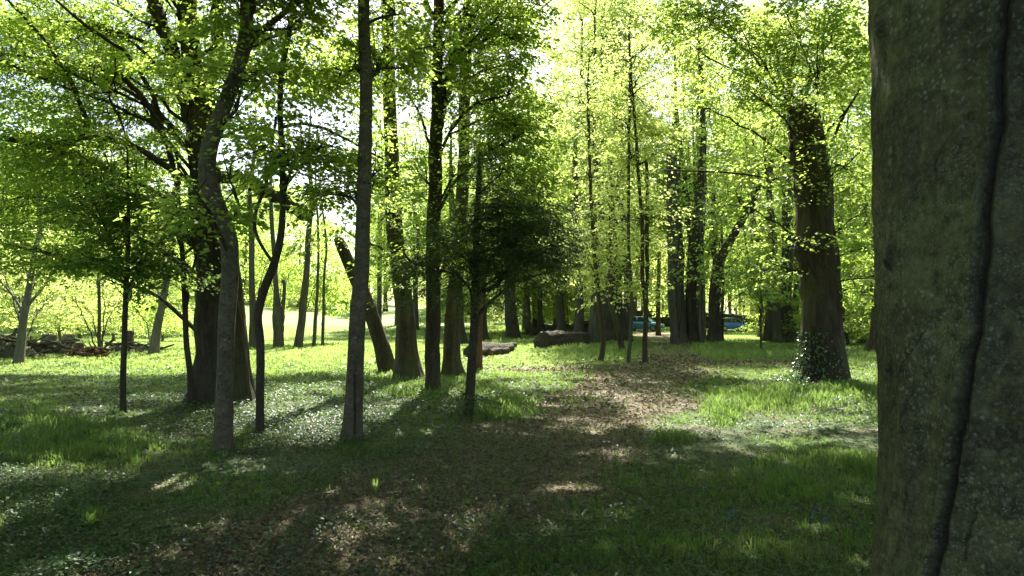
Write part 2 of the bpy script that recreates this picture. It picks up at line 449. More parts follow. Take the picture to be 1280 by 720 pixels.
def blob(px, py, d, rx, ry, rd, n, rs=RS, thr=.42, fq=.9, seed=0):
    """points in an ellipsoid seen at px,py at distance d, clumped by noise"""
    out = []
    c = at(px, py, d); sx = rx * d / FPX; sz_ = ry * d / FPX
    tot = 0; g = 0
    while tot < n and g < 40:
        q = rs.normal(size=(n * 3, 3)); q /= np.linalg.norm(q, axis=1)[:, None]; q *= rs.rand(n * 3)[:, None] ** (1 / 2.4)
        P = c + q * np.array([sx, rd, sz_])
        k = fbm(P[:, 0] * fq, P[:, 1] * fq, P[:, 2] * fq * 1.5, seed=31 + seed, o=2) > thr
        P = P[k]; out.append(P); tot += len(P); g += 1
    return np.concatenate(out)[:n]

# ------------------------------------------------------------------ light-aware thinning
def thin(C, strength=.9, rs=RS):
    x, y = shadow_of(C)
    l = lit(x, y)
    return C[rs.rand(len(C)) > l * strength]

# ================================================================== GROUND
def build_ground():
    def ax(lo, hi, n, a):
        u = np.linspace(math.asinh(lo / a), math.asinh(hi / a), n); return a * np.sinh(u)
    xs = ax(-420, 420, 420, 3.0); ys = ax(-60, 700, 460, 2.5) 
    X, Y = np.meshgrid(xs, ys); Z = gz(X, Y)
    near = np.exp(-((X / 14) ** 2)) * np.exp(-((Y - 6) / 16) ** 2)
    Z = Z + near * .03 * (fbm(X * 6, Y * 6, seed=77, o=2) - .5)
    pm = pathm(X.ravel(), Y.ravel()) * (Y.ravel() < 95)
    V = np.stack([X, Y, Z], -1).reshape(-1, 3)
    r, c = X.shape
    i = np.arange(r - 1)[:, None] * c; j = np.arange(c - 1)[None]
    F = np.stack([i + j, i + j + 1, i + c + j + 1, i + c + j], -1).reshape(-1, 4)
    m, nt, out = newmat('woodland_ground')
    v = mapping(nt, (1, 1, 1))
    at_ = nt.nodes.new('ShaderNodeAttribute'); at_.attribute_name = 'path'
    nA = noise(nt, v, 30, 8, .7); nB = noise(nt, v, 1.3, 5, .6); nC = noise(nt, v, 7, 6, .65); nD = noise(nt, v, .12, 3, .5)
    litter = ramp(nt, nA, [(.25, (.035, .025, .015)), (.48, (.10, .078, .045)), (.62, (.185, .15, .095)), (.8, (.33, .28, .20))])
    green = ramp(nt, nC, [(.25, (.02, .036, .010)), (.5, (.042, .075, .018)), (.75, (.08, .12, .035))])
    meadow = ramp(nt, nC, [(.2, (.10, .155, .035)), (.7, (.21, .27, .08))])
    # far meadow is paler grass, its colour also carrying some sunlit brightness
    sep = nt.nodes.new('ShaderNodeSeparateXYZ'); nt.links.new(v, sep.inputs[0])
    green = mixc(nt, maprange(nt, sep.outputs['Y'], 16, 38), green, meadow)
    patch = mixc(nt, maprange(nt, nB, .50, .66, 0, .75), green, litter)
    pn = nt.nodes.new('ShaderNodeMath'); pn.operation = 'ADD'; nt.links.new(at_.outputs['Fac'], pn.inputs[0])
    nt.links.new(maprange(nt, nC, .3, .7, -.35, .35), pn.inputs[1])
    # beyond forty metres no litter patches outside the path
    patch = mixc(nt, maprange(nt, sep.outputs['Y'], 14, 26), patch, green)
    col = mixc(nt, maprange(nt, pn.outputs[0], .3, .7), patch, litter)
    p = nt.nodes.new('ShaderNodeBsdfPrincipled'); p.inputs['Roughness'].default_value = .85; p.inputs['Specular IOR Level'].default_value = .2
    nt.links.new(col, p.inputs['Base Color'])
    b = nt.nodes.new('ShaderNodeBump'); b.inputs['Strength'].default_value = .7; b.inputs['Distance'].default_value = .03
    nt.links.new(nA, b.inputs['Height']); nt.links.new(b.outputs[0], p.inputs['Normal'])
    nt.links.new(p.outputs[0], out.inputs[0])
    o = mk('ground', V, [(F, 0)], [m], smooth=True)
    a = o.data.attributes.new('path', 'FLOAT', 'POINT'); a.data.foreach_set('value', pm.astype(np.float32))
    tag(o, kind='structure')
build_ground()

# ---- grass, cover, litter
def ground_samples(n, dmin, dmax, rs, k=1.0):
    u = rs.rand(n)
    if k == 1.0: d = dmin * (dmax / dmin) ** u
    else: e = 1 - k + 1e-6; d = (dmin ** e + u * (dmax ** e - dmin ** e)) ** (1 / e)
    w = d * .80 + 1.2
    x = (rs.rand(n) * 2 - 1) * w
    return x, d
TUFT = [(95, 560, 130, 34, .6), (30, 540, 90, 40, .5), (965, 500, 95, 16, 1.), (1060, 492, 60, 12, .9), (905, 515, 30, 22, 1.), (640, 515, 60, 16, .8), (560, 490, 90, 14, .7),
        (730, 505, 30, 10, .6), (755, 437, 90, 12, .9), (690, 430, 60, 10, .8), (640, 425, 60, 12, .8), (890, 437, 60, 9, 1.), (960, 440, 120, 10, .8), (1000, 600, 90, 40, .45), (840, 552, 30, 6, .8),
        (1080, 590, 40, 20, .8), (700, 700, 160, 20, .2), (950, 690, 150, 25, .25), (470, 610, 12, 14, .9), (110, 655, 26, 12, .6), (620, 655, 50, 14, .5), (500, 470, 160, 10, .6), (1085, 445, 30, 12, .8),
        (300, 450, 330, 22, .45)]
def tuftm(x, y):
    px, py, dep = proj(np.stack([x, y, np.zeros_like(x)], 1))
    t = np.zeros_like(x)
    for (cx, cy, rx, ry, s) in TUFT:
        r = np.hypot((px - cx) / rx, (py - cy) / ry); t = np.maximum(t, s * (1 - sst(.5, 1.25, r)))
    return t
def build_grass():
    rs = np.random.RandomState(3)
    x, y = ground_samples(1150000, 1.6, 75, rs, 1.12)
    pm = pathm(x, y); tf = tuftm(x, y)
    cl = fbm(x * 1.1, y * 1.1, seed=41, o=3); fine = fbm(x * 5, y * 5, seed=42, o=2)
    base = .38 * sst(.40, .62, cl) + .60 * sst(11, 18, y)
    dens = np.maximum(base, tf * (.5 + .6 * fine)) * (1 - .9 * pm) + .02
    dens *= .35 + .65 * sst(.3, .55, fine)
    k = rs.rand(len(x)) < dens
    x, y, tf, cl, fine = x[k], y[k], tf[k], cl[k], fine[k]
    n = len(x)
    # gather into tufts
    cell = .10 + .010 * y
    gx = (np.floor(x / cell) + .5) * cell; gy = (np.floor(y / cell) + .5) * cell
    jx = (_h(np.floor(x / cell), np.floor(y / cell), np.zeros(n), 5) - .5) * cell; jy = (_h(np.floor(x / cell), np.floor(y / cell), np.zeros(n), 6) - .5) * cell
    pull = rs.rand(n) * .55 * (y < 20)
    cx, cy = gx + jx, gy + jy
    x = x + (cx - x) * pull; y = y + (cy - y) * pull
    z = gz(x, y) - .005
    h = (.025 + .04 * rs.rand(n)) + tf * (.07 + .11 * rs.rand(n)) * (.6 + .8 * sst(.4, .6, fine))
    h = h * (1 + .5 * sst(15, 30, y)) * (.75 + .5 * cl)
    w = .0030 * np.maximum(1, y / 4.2) * (.7 + .6 * rs.rand(n)) 
    a = rs.rand(n) * 2 * PI; lean = (.25 + .55 * rs.rand(n)) * h
    ox = x - cx; oy = y - cy; ol = np.hypot(ox, oy) + 1e-4
    dx = np.cos(a) * .6 + ox / ol * .6; dy = np.sin(a) * .6 + oy / ol * .6
    b = rs.rand(n) * PI; bx, by = np.cos(b) * w, np.sin(b) * w * .6
    P0 = np.stack([x, y, z], 1); up = np.array([0, 0, 1.])
    D = np.stack([dx, dy, np.zeros(n)], 1); B = np.stack([bx, by, np.zeros(n)], 1)
    M1 = P0 + D * (lean * .35)[:, None] + up * (h * .6)[:, None]
    Tp = P0 + D * lean[:, None] + up * (h * (.95 - .2 * rs.rand(n)))[:, None]
    V = np.stack([P0 - B, P0 + B, M1 + B * .75, M1 - B * .75, Tp], 1).reshape(-1, 3)
    o5 = np.arange(n)[:, None] * 5
    Q = o5 + np.array([[0, 1, 2, 3]]); T = o5 + np.array([[3, 2, 4]])
    r = np.clip(.30 * rs.rand(n) + .40 * fbm(x * .6, y * .6, seed=43) + .38 * sst(13, 30, y), 0, 1)  # blade colour turns paler with distance, painting in part of the meadow's sunlit brightness
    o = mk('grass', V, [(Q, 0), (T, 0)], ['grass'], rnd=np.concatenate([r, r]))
    tag(o, kind='stuff'); print('grass', n)
def build_cover():
    rs = np.random.RandomState(4)
    x, y = ground_samples(430000, 1.7, 34, rs, 1.2)
    pm = pathm(x, y)
    cl = fbm(x * .8 + 3, y * .8, seed=51, o=3)
    left = sst(1.2, -1.2, x - .08 * y) if False else 1 - sst(-1.2, 1.4, x)
    dens = (.18 + .82 * sst(.44, .6, cl)) * (.30 + .70 * left) * (1 - .75 * pm) * (1 - .7 * sst(11, 17, y))
    k = rs.rand(len(x)) < dens; x, y = x[k], y[k]; cl = cl[k]; n = len(x)
    # rosettes
    h = (.015 + .07 * rs.rand(n)) * (.5 + sst(.4, .7, cl))
    z = gz(x, y) + h
    a = rs.rand(n) * 2 * PI
    D = np.stack([np.cos(a), np.sin(a), -.15 - .2 * rs.rand(n)], 1); D /= np.linalg.norm(D, axis=1)[:, None]
    NN = np.array([0, 0, 1.]) + rs.normal(size=(n, 3)) * .28
    sz = (.018 + .028 * rs.rand(n) ** 1.5) * np.maximum(1, y / 7)
    V = leaf_quads(np.stack([x, y, z], 1), D, NN, sz, .75, .15).reshape(-1, 3)
    F = np.arange(n * 4).reshape(-1, 4)
    tag(mk('ground_cover', V, [(F, 0)], ['cover'], rnd=rs.rand(n)), kind='stuff')
    # litter
    x, y = ground_samples(150000, 1.6, 30, rs, 1.2)
    pm = pathm(x, y); k = rs.rand(len(x)) < (.30 + .7 * pm); x, y = x[k], y[k]; n = len(x)
    z = gz(x, y) + .006 + .016 * rs.rand(n)
    a = rs.rand(n) * 2 * PI; D = np.stack([np.cos(a), np.sin(a), rs.normal(size=n) * .25], 1); D /= np.linalg.norm(D, axis=1)[:, None]
    NN = np.array([0, 0, 1.]) + rs.normal(size=(n, 3)) * .35
    sz = (.02 + .035 * rs.rand(n)) * np.maximum(1, y / 9)
    V = leaf_quads(np.stack([x, y, z], 1), D, NN, sz, .6, .5).reshape(-1, 3)
    F = np.arange(n * 4).reshape(-1, 4)
    # dead twigs among the leaves
    m = 2600; tx, ty = ground_samples(m, 1.7, 16, rs, 1.2); k = rs.rand(m) < .25 + .75 * pathm(tx, ty); tx, ty = tx[k], ty[k]; m = len(tx)
    a = rs.rand(m) * 2 * PI; l = .05 + .22 * rs.rand(m) ** 2
    A = np.stack([tx, ty, gz(tx, ty) + .012], 1); Bp = A + np.stack([np.cos(a) * l, np.sin(a) * l, .01 + .03 * rs.rand(m)], 1)
    sv, sf = sticks(A, Bp, .003, .0015, .05, rs)
    tag(mk('leaf_litter', np.concatenate([V, sv]), [(F, 0), (sf + len(V), 1)], ['litter', 'twig'], rnd=rs.rand(n)), kind='stuff')
build_grass(); build_cover()
print('ground', time.time() - T0)

# ================================================================== TREES WITH THEIR OWN TRUNK
# each: name, material, base pixel, centreline [(px,py,width px[,extra depth])], total height, label ...
TR = {}
def trunk_def(key, name, mat, base, pts, H, label, flare=.35, rough=.10, clear=.8, lobes=5, group=None, broken=False, toplean=(0, 0), limbs=()):
    g = gp(*base); d = g[1]
    P = []; R = []
    for q in pts:
        dd = d + (q[3] if len(q) > 3 else 0)
        p = at(q[0], q[1], dd); P.append(p); R.append(q[2] * .5 / FPX * dd * math.cos(math.atan((q[0] - 640) / FPX)))
    P[0][2] = float(gz(P[0][0], P[0][1])) - .08
    P = np.array(P); R = np.array(R)
    if not broken and H > P[-1][2] + .5:
        z0 = P[-1][2]; k = 4
        for i in range(1, k + 1):
            f = i / k
            P = np.vstack([P, P[-1] + np.array([toplean[0] / k + RS.normal() * .12, toplean[1] / k + RS.normal() * .12, (H - z0) / k])]); R = np.append(R, R[len(pts) - 1] * (1 - .9 * f ** 1.2) + .012)
    TR[key] = dict(name=name, mat=mat, d=d, P=P, R=R, label=label, flare=flare, rough=rough, lobes=lobes, group=group, broken=broken, base=np.array([g[0], g[1], float(gz(g[0], g[1]))]), limbs=list(limbs), H=H, spr=[])
    if clear:
        q = np.array([[a[1], a[0], a[2]] for a in pts]); q = q[np.argsort(q[:, 0])]
        CLEAR.append((q[:, 0], q[:, 1], q[:, 2], d, clear))

def T(*a, **k): trunk_def(*a, **k)
# --- near trees
T('curved', 'broadleaf_tree', 'bark_grey', (278, 566), [(278, 568, 26), (279, 545, 24), (281, 480, 22), (285, 400, 22), (288, 340, 22), (286, 300, 24), (272, 262, 26), (260, 226, 24), (260, 192, 23), (270, 158, 22), (285, 118, 21), (298, 80, 19), (308, 40, 19), (309, -10, 18)], 20,
  'grey trunk with straight lower stem and winding upper part, before the massive dark trunk', flare=.3, rough=.08, clear=.7, limbs=[[(303, 60, 12, 0), (330, 35, 9, .3), (362, 12, 7, .6), (400, -20, 5, 1.)]])
T('s_stem', 'broadleaf_tree', 'bark_dark', (325, 546), [(325, 548, 12), (325, 500, 11), (325, 430, 11), (322, 395, 11), (330, 362, 12), (344, 325, 11), (352, 280, 9), (353, 200, 8), (350, 140, 8), (352, 90, 8), (362, 40, 8), (371, -10, 7)], 11,
  'thin dark S-bent tree growing beside the grey curved trunk', flare=.35, rough=.08, clear=.7, limbs=[[(350, 160, 5, 0), (375, 155, 4, .1), (405, 160, 4, .3), (440, 178, 3, .5), (480, 200, 2.5, .6)], [(343, 330, 5, 0), (318, 283, 5, 0), (335, 220, 5, -.1), (345, 145, 4, -.2)]])
T('smooth', 'broadleaf_tree', 'bark_grey', (440, 552), [(440, 554, 26), (441, 530, 24), (444, 470, 21), (449, 380, 20), (453, 280, 18.5), (457, 180, 17), (457, 90, 16), (455, -10, 15)], 22,
  'straight smooth grey trunk with a long split near its foot, standing alone between thinner trees', flare=.3, rough=.05, clear=.93)
T('dark_sap', 'young_tree', 'bark_dark', (154, 516), [(154, 518, 9), (154, 470, 9), (156, 420, 8), (158, 350, 8), (160, 290, 6), (160, 230, 4), (158, 180, 2)], 6,
  'slim straight dark sapling in shaded grass with leaf tiers above head height', flare=.1, rough=.05, clear=.7)
T('bent_sap', 'young_tree', 'bark_dark', (238, 508), [(238, 510, 9), (238, 470, 9), (233, 430, 8), (231, 380, 8), (228, 320, 7), (224, 260, 5), (222, 200, 3)], 6,
  'slim sapling with a slight kink, close beside the massive dark double trunk', flare=.1, rough=.05, clear=.6)
T('massive', 'broadleaf_tree', 'bark_dark', (280, 502), [(281, 506, 70), (281, 480, 60), (279, 430, 57), (276, 380, 56), (270, 330, 54), (262, 280, 46), (254, 220, 38), (246, 170, 32), (240, 120, 28, .3), (236, 60, 26, .4), (234, -10, 24, .5)], 23,
  'massive dark furrowed trunk with flared roots behind the grey curved trunk', flare=.45, rough=.22, clear=.5, limbs=[[(258, 215, 20, 0), (300, 225, 18, -.6), (345, 245, 17, -1.2), (386, 272, 15, -1.6)],
  [(250, 190, 24, 0), (232, 120, 22, .2), (212, 60, 20, .3), (190, 0, 18, .4), (175, -50, 15, .5)],
  [(252, 210, 20, 0), (262, 120, 18, .3), (270, 50, 17, .4), (272, -20, 15, .5)],
  [(262, 250, 12, 0), (205, 205, 9, -.6), (160, 180, 9, -1.), (110, 172, 10, -1.4), (60, 181, 10.5, -1.7), (0, 172, 8, -2.), (-60, 160, 6, -2.2)],
  [(112, 173, 9, -1.4), (103, 140, 7, -1.5), (88, 100, 6, -1.6), (55, 50, 5, -1.8), (5, -5, 4, -2.)],
  [(222, 230, 9, 0), (212, 190, 9, -.3), (190, 140, 7, -.8), (155, 98, 8, -1.), (128, 85, 7, -1.2), (70, 75, 5, -1.5)],
  [(205, 180, 7, -.4), (195, 130, 7, -.6), (160, 70, 6, -.9), (110, 35, 5, -1.3), (70, 0, 4, -1.6)]])
T('leaner', 'leaning_tree', 'bark_dark', (486, 466), [(486, 469, 24), (479, 440, 21), (467, 403, 19), (454, 370, 18), (441, 340, 16.5), (430, 316, 15), (424, 303, 13), (421, 297, 8)], 4,
  'short leaning brown trunk with a broken top, behind the smooth grey trunk', flare=.2, rough=.18, broken=True, clear=.6)
T('thick', 'broadleaf_tree', 'bark_brown', (510, 473), [(511, 476, 36), (509, 450, 28), (506, 400, 24), (500, 340, 22), (494, 290, 21), (490, 230, 19), (488, 150, 17), (486, 60, 16), (484, -10, 15)], 23,
  'thick brown trunk between the leaning broken trunk and a straight slimmer one', flare=.4, rough=.14, clear=.6)
T('fork', 'broadleaf_tree', 'bark_dark', (541, 489), [(541, 492, 22), (541, 470, 19), (541, 400, 19), (541, 330, 18.5), (543, 250, 18), (545, 180, 17), (547, 100, 15), (548, 50, 14), (549, -10, 13)], 22,
  'tall straight dark trunk that forks high up, beside the dark evergreen', flare=.2, rough=.12, clear=.85, limbs=[[(545, 165, 12, 0), (560, 110, 12, .1), (572, 60, 11, .2), (590, 20, 10, .3), (605, -20, 9, .4)], [(546, 25, 9, 0), (535, 8, 8, 0), (525, -20, 7, .1)]])
T('pale_flare', 'broadleaf_tree', 'bark_brown', (567, 471), [(567, 474, 28), (565, 450, 21), (566, 410, 19), (570, 350, 18), (575, 280, 17), (579, 200, 15), (582, 100, 14), (585, -10, 12)], 23,
  'mossy brown trunk with a wide foot, right behind the forked dark trunk', flare=.4, rough=.14, clear=.4)
T('yew', 'yew_tree', 'bark_dark', (586, 520), [(585, 523, 14), (588, 480, 12), (592, 420, 12), (594, 360, 11), (596, 300, 10), (598, 240, 7), (600, 190, 3)], 4.6,
  'small dark evergreen with drooping needle boughs and a bare slim stem', flare=.2, rough=.12, clear=.7, limbs=[[(592, 400, 6, 0), (615, 375, 4, .1), (650, 350, 3, .2), (690, 340, 2, .3)]])
T('snag', 'tree_snag', 'bark_red', (596, 462), [(596, 464, 14), (597, 440, 12), (598, 400, 11), (599, 355, 9), (599, 330, 3)], 3,
  'bare orange-brown dead stem glowing in sun just past the dark evergreen', flare=.25, rough=.15, broken=True, clear=.8)
T('stump', 'broken_tree', 'bark_dark', (1032, 478), [(1034, 482, 56), (1032, 450, 51), (1028, 400, 49), (1024, 350, 49), (1020, 290, 48), (1015, 230, 49), (1009, 180, 47), (1006, 150, 44), (1006, 138, 38), (1005, 130, 22)], 6,
  'thick hollow-looking broken trunk with red-brown scars and ivy at its foot', flare=.35, rough=.25, broken=True, clear=.8, limbs=[[(988, 190, 8, 0), (990, 155, 6, -.1), (985, 110, 5, -.2), (1000, 40, 4, -.3)], [(1028, 240, 5, 0), (1036, 190, 4, 0), (1052, 150, 4, -.1), (1075, 110, 3, -.2)],
  [(1012, 232, 4, -.5), (960, 222, 3, -.7), (900, 215, 2.5, -.9), (830, 213, 2, -1.)]])
# --- slender stems by the path
T('slA', 'slender_tree', 'bark_brown', (751, 451), [(750, 453, 7), (754, 430, 6.5), (751, 400, 6), (746, 350, 5.5), (741, 290, 5), (737, 200, 4), (735, 100, 4)], 9, 'slender curved stem leaning away from a rotting stump by the path', flare=.2, rough=.08, clear=.5)
T('slB', 'slender_tree', 'bark_brown', (778, 441), [(779, 443, 8), (772, 410, 7), (764, 380, 7), (762, 350, 6), (766, 280, 5), (764, 200, 3)], 8, 'slender bowed stem in front of the rotting stump', flare=.2, rough=.08, clear=.4)
T('slC', 'slender_tree', 'bark_far', (785, 453), [(785, 454, 5), (788, 420, 5), (790, 380, 5), (786, 320, 4), (786, 200, 4), (788, 80, 3)], 10, 'very thin stem between two slender trees beside the path', flare=.1, rough=.05, clear=.3)
T('slD', 'slender_tree', 'bark_brown', (807, 453), [(807, 455, 8), (806, 430, 7), (807, 390, 6), (803, 340, 5), (803, 290, 5), (799, 230, 4.5), (794, 160, 4), (789, 100, 3.5), (786, 40, 3)], 12, 'tall slender double stem at the grass edge of the path', flare=.2, rough=.08, clear=.7,
  limbs=[[(807, 400, 6, 0), (809, 340, 5, .1), (809, 270, 5, .2), (808, 200, 4, .2)]])
T('oakA', 'broadleaf_tree', 'bark_far', (849, 430), [(850, 432, 22), (848, 415, 18), (845, 380, 19), (843, 330, 18), (842, 270, 16), (840, 200, 14)], 15, 'straight stout trunk on the grass beside the path bend', flare=.35, rough=.12, clear=.6)
T('oakB', 'broadleaf_tree', 'bark_dark', (866, 430), [(867, 432, 18), (865, 415, 14), (864, 370, 13), (865, 330, 13), (869, 290, 14), (876, 240, 12), (878, 200, 10)], 15, 'dark forked trunk with a knobbly foot next to the stout straight trunk', flare=.6, rough=.2, clear=.6, limbs=[[(866, 310, 9, 0), (860, 270, 8, 0), (856, 220, 6, 0)]])
T('oakC', 'broadleaf_tree', 'bark_dark', (893, 431), [(893, 433, 18), (893, 410, 15), (894, 370, 15), (897, 335, 15), (905, 315, 12), (925, 280, 10), (945, 245, 7)], 11, 'dark trunk whose upper part leans sharply over the blue car', flare=.35, rough=.15, clear=.6, limbs=[[(896, 345, 9, 0), (893, 300, 8, 0), (892, 240, 6, 0)]])
T('slE', 'slender_tree', 'bark_far', (879, 434), [(879, 436, 6), (877, 400, 6), (877, 350, 5), (877, 260, 4)], 12, 'thin straight stem between the dark forked trunk and the leaning one', flare=.1, rough=.05, clear=.3)
T('slF', 'slender_tree', 'bark_far', (903, 427), [(903, 428, 5), (902, 400, 5), (904, 360, 4), (902, 280, 3)], 11, 'thin stem standing before the farther blue car', flare=.1, rough=.05, clear=.3)
T('slG', 'young_tree', 'bark_far', (952, 441), [(952, 442, 3), (951, 415, 3), (952, 380, 2.5), (951, 330, 2)], 3.6, 'spindly young sapling alone on open grass near the ivy-footed broken trunk', flare=.1, rough=0, clear=.3)
T('mosst', 'broadleaf_tree', 'bark_far', (986, 429), [(985, 432, 26), (983, 415, 18), (982, 380, 16), (983, 340, 16), (984, 290, 14), (984, 220, 12)], 14, 'mossy trunk with spread roots glimpsed past the broken trunk', flare=.6, rough=.2, clear=.4)
T('leanR', 'broadleaf_tree', 'bark_far', (1064, 420), [(1064, 421, 13), (1071, 400, 11), (1080, 375, 10), (1088, 345, 8), (1096, 300, 6)], 9, 'leaning trunk seen between the broken trunk and the huge near beech', flare=.25, rough=.1, clear=.4)
T('leanR2', 'broadleaf_tree', 'bark_far', (1070, 416), [(1070, 417, 12), (1074, 395, 10), (1079, 365, 9), (1083, 330, 8)], 10, 'steeper twin of the leaning trunk, its foot just behind it', flare=.25, rough=.1, clear=.3)
T('rightE', 'broadleaf_tree', 'bark_brown', (1098, 443), [(1098, 445, 34), (1099, 425, 26), (1100, 390, 24), (1102, 330, 22), (1103, 270, 21), (1104, 150, 18)], 15, 'brown trunk half hidden by the edge of the huge near beech', flare=.35, rough=.15, clear=.4)
T('rot', 'rotten_stump', 'bark_dark', (767, 429), [(767, 432, 34), (767, 415, 28), (766, 400, 26), (765, 388, 23), (764, 372, 18), (763, 350, 11), (762, 340, 4)], 3, 'dark jagged rotting stump behind the slender path-side stems', flare=.35, rough=.4, broken=True, clear=.4)
# --- mid background, left to right
T('bgA', 'broadleaf_tree', 'bark_pale', (24, 456), [(23, 457, 15), (26, 430, 12), (30, 395, 11), (36, 360, 9), (43, 320, 8), (50, 280, 6)], 9, 'pale leaning trunk at the meadow edge before the brush pile', flare=.25, rough=.08, clear=.5, limbs=[[(32, 385, 5, 0), (60, 350, 4, 0), (75, 315, 3, 0)], [(30, 390, 4, 0), (12, 365, 3, 0), (-10, 340, 3, 0)]])
T('bgB', 'slender_tree', 'bark_far', (125, 446), [(125, 447, 6), (124, 420, 5), (124, 380, 5), (122, 320, 4), (121, 250, 3)], 12, 'thin upright stem by the rust-brown wood heap', flare=.15, rough=.05, clear=.4)
T('bgC', 'broadleaf_tree', 'bark_pale', (192, 445), [(191, 446, 15), (196, 415, 12), (202, 385, 10), (208, 350, 9), (214, 310, 8)], 12, 'pale trunk leaning slightly across the far meadow edge', flare=.2, rough=.08, clear=.5)
T('bgD', 'broadleaf_tree', 'bark_far', (316, 437), [(316, 438, 12), (316, 400, 9), (315, 350, 8), (314, 280, 7)], 13, 'dark stem at the meadow edge just past the massive trunk', flare=.2, rough=.08, clear=.4)
T('bgE', 'broadleaf_tree', 'bark_far', (348, 437), [(348, 438, 14), (348, 415, 13), (347, 395, 13), (345, 360, 7), (343, 320, 6)], 12, 'dark far trunk splitting low into two stems against the bright meadow', flare=.2, rough=.1, clear=.4, limbs=[[(350, 420, 7, 0), (354, 395, 5, 0), (355, 350, 5, 0)]])
T('bgF', 'broadleaf_tree', 'bark_far', (373, 436), [(372, 437, 12), (376, 410, 10), (379, 380, 10), (383, 340, 8), (386, 290, 7)], 13, 'sturdy far trunk leaning a little at the crest of the bright meadow', flare=.2, rough=.1, clear=.4)
T('bgG', 'slender_tree', 'bark_far', (393, 435), [(392, 436, 5), (394, 405, 5), (396, 375, 4), (398, 320, 3)], 12, 'first thin stem right of the sturdy far meadow trunk', flare=.1, rough=.05, clear=.3)
T('bgH', 'slender_tree', 'bark_far', (403, 434), [(403, 435, 4), (404, 400, 4), (405, 350, 3)], 11, 'last thin stem of the small group on the meadow crest', flare=.1, rough=.05, clear=.3)
T('bgI', 'broadleaf_tree', 'bark_dark', (577, 430), [(577, 431, 17), (575, 415, 13), (573, 380, 11), (571, 330, 10)], 14, 'dark trunk showing in the gap between the mossy trunk and the orange dead stem', flare=.4, rough=.12, clear=.3)
T('bgJ', 'broadleaf_tree', 'bark_dark', (605, 428), [(605, 429, 15), (603, 410, 12), (602, 370, 11), (601, 320, 10)], 14, 'dark trunk rising behind the heap of dead logs', flare=.3, rough=.12, clear=.3)
T('bgK', 'broadleaf_tree', 'bark_dark', (641, 426), [(641, 427, 19), (640, 410, 16), (638, 375, 14), (637, 330, 13)], 15, 'broad dark trunk in the gap between the log heap and the long mossy log', flare=.3, rough=.12, clear=.5)
T('bgL', 'broadleaf_tree', 'bark_far', (663, 422), [(663, 423, 9), (661, 405, 8), (659, 375, 7), (658, 330, 6)], 13, 'slimmer dark trunk next to the broad one past the logs', flare=.3, rough=.1, clear=.3)
T('bgM', 'broadleaf_tree', 'bark_far', (696, 419), [(696, 420, 9), (696, 405, 8), (695, 385, 8), (694, 340, 6)], 12, 'upright trunk just over the long mossy log', flare=.2, rough=.1, clear=.3)
T('bgN', 'slender_tree', 'bark_far', (708, 418), [(708, 419, 6), (705, 403, 5), (702, 385, 5), (699, 350, 4)], 10, 'thin trunk leaning over the long mossy log', flare=.2, rough=.1, clear=.3)
T('bgO', 'broadleaf_tree', 'bark_far', (823, 421), [(823, 422, 7), (823, 400, 6), (823, 370, 6), (824, 320, 5)], 12, 'slim trunk right beside the nearer blue car', flare=.2, rough=.1, clear=.3)
T('bgP', 'broadleaf_tree', 'bark_far', (738, 416), [(738, 417, 5), (736, 400, 4), (733, 380, 4), (730, 340, 4)], 11, 'thin stem at the orange-brown branch heap', flare=.2, rough=.1, clear=.3)

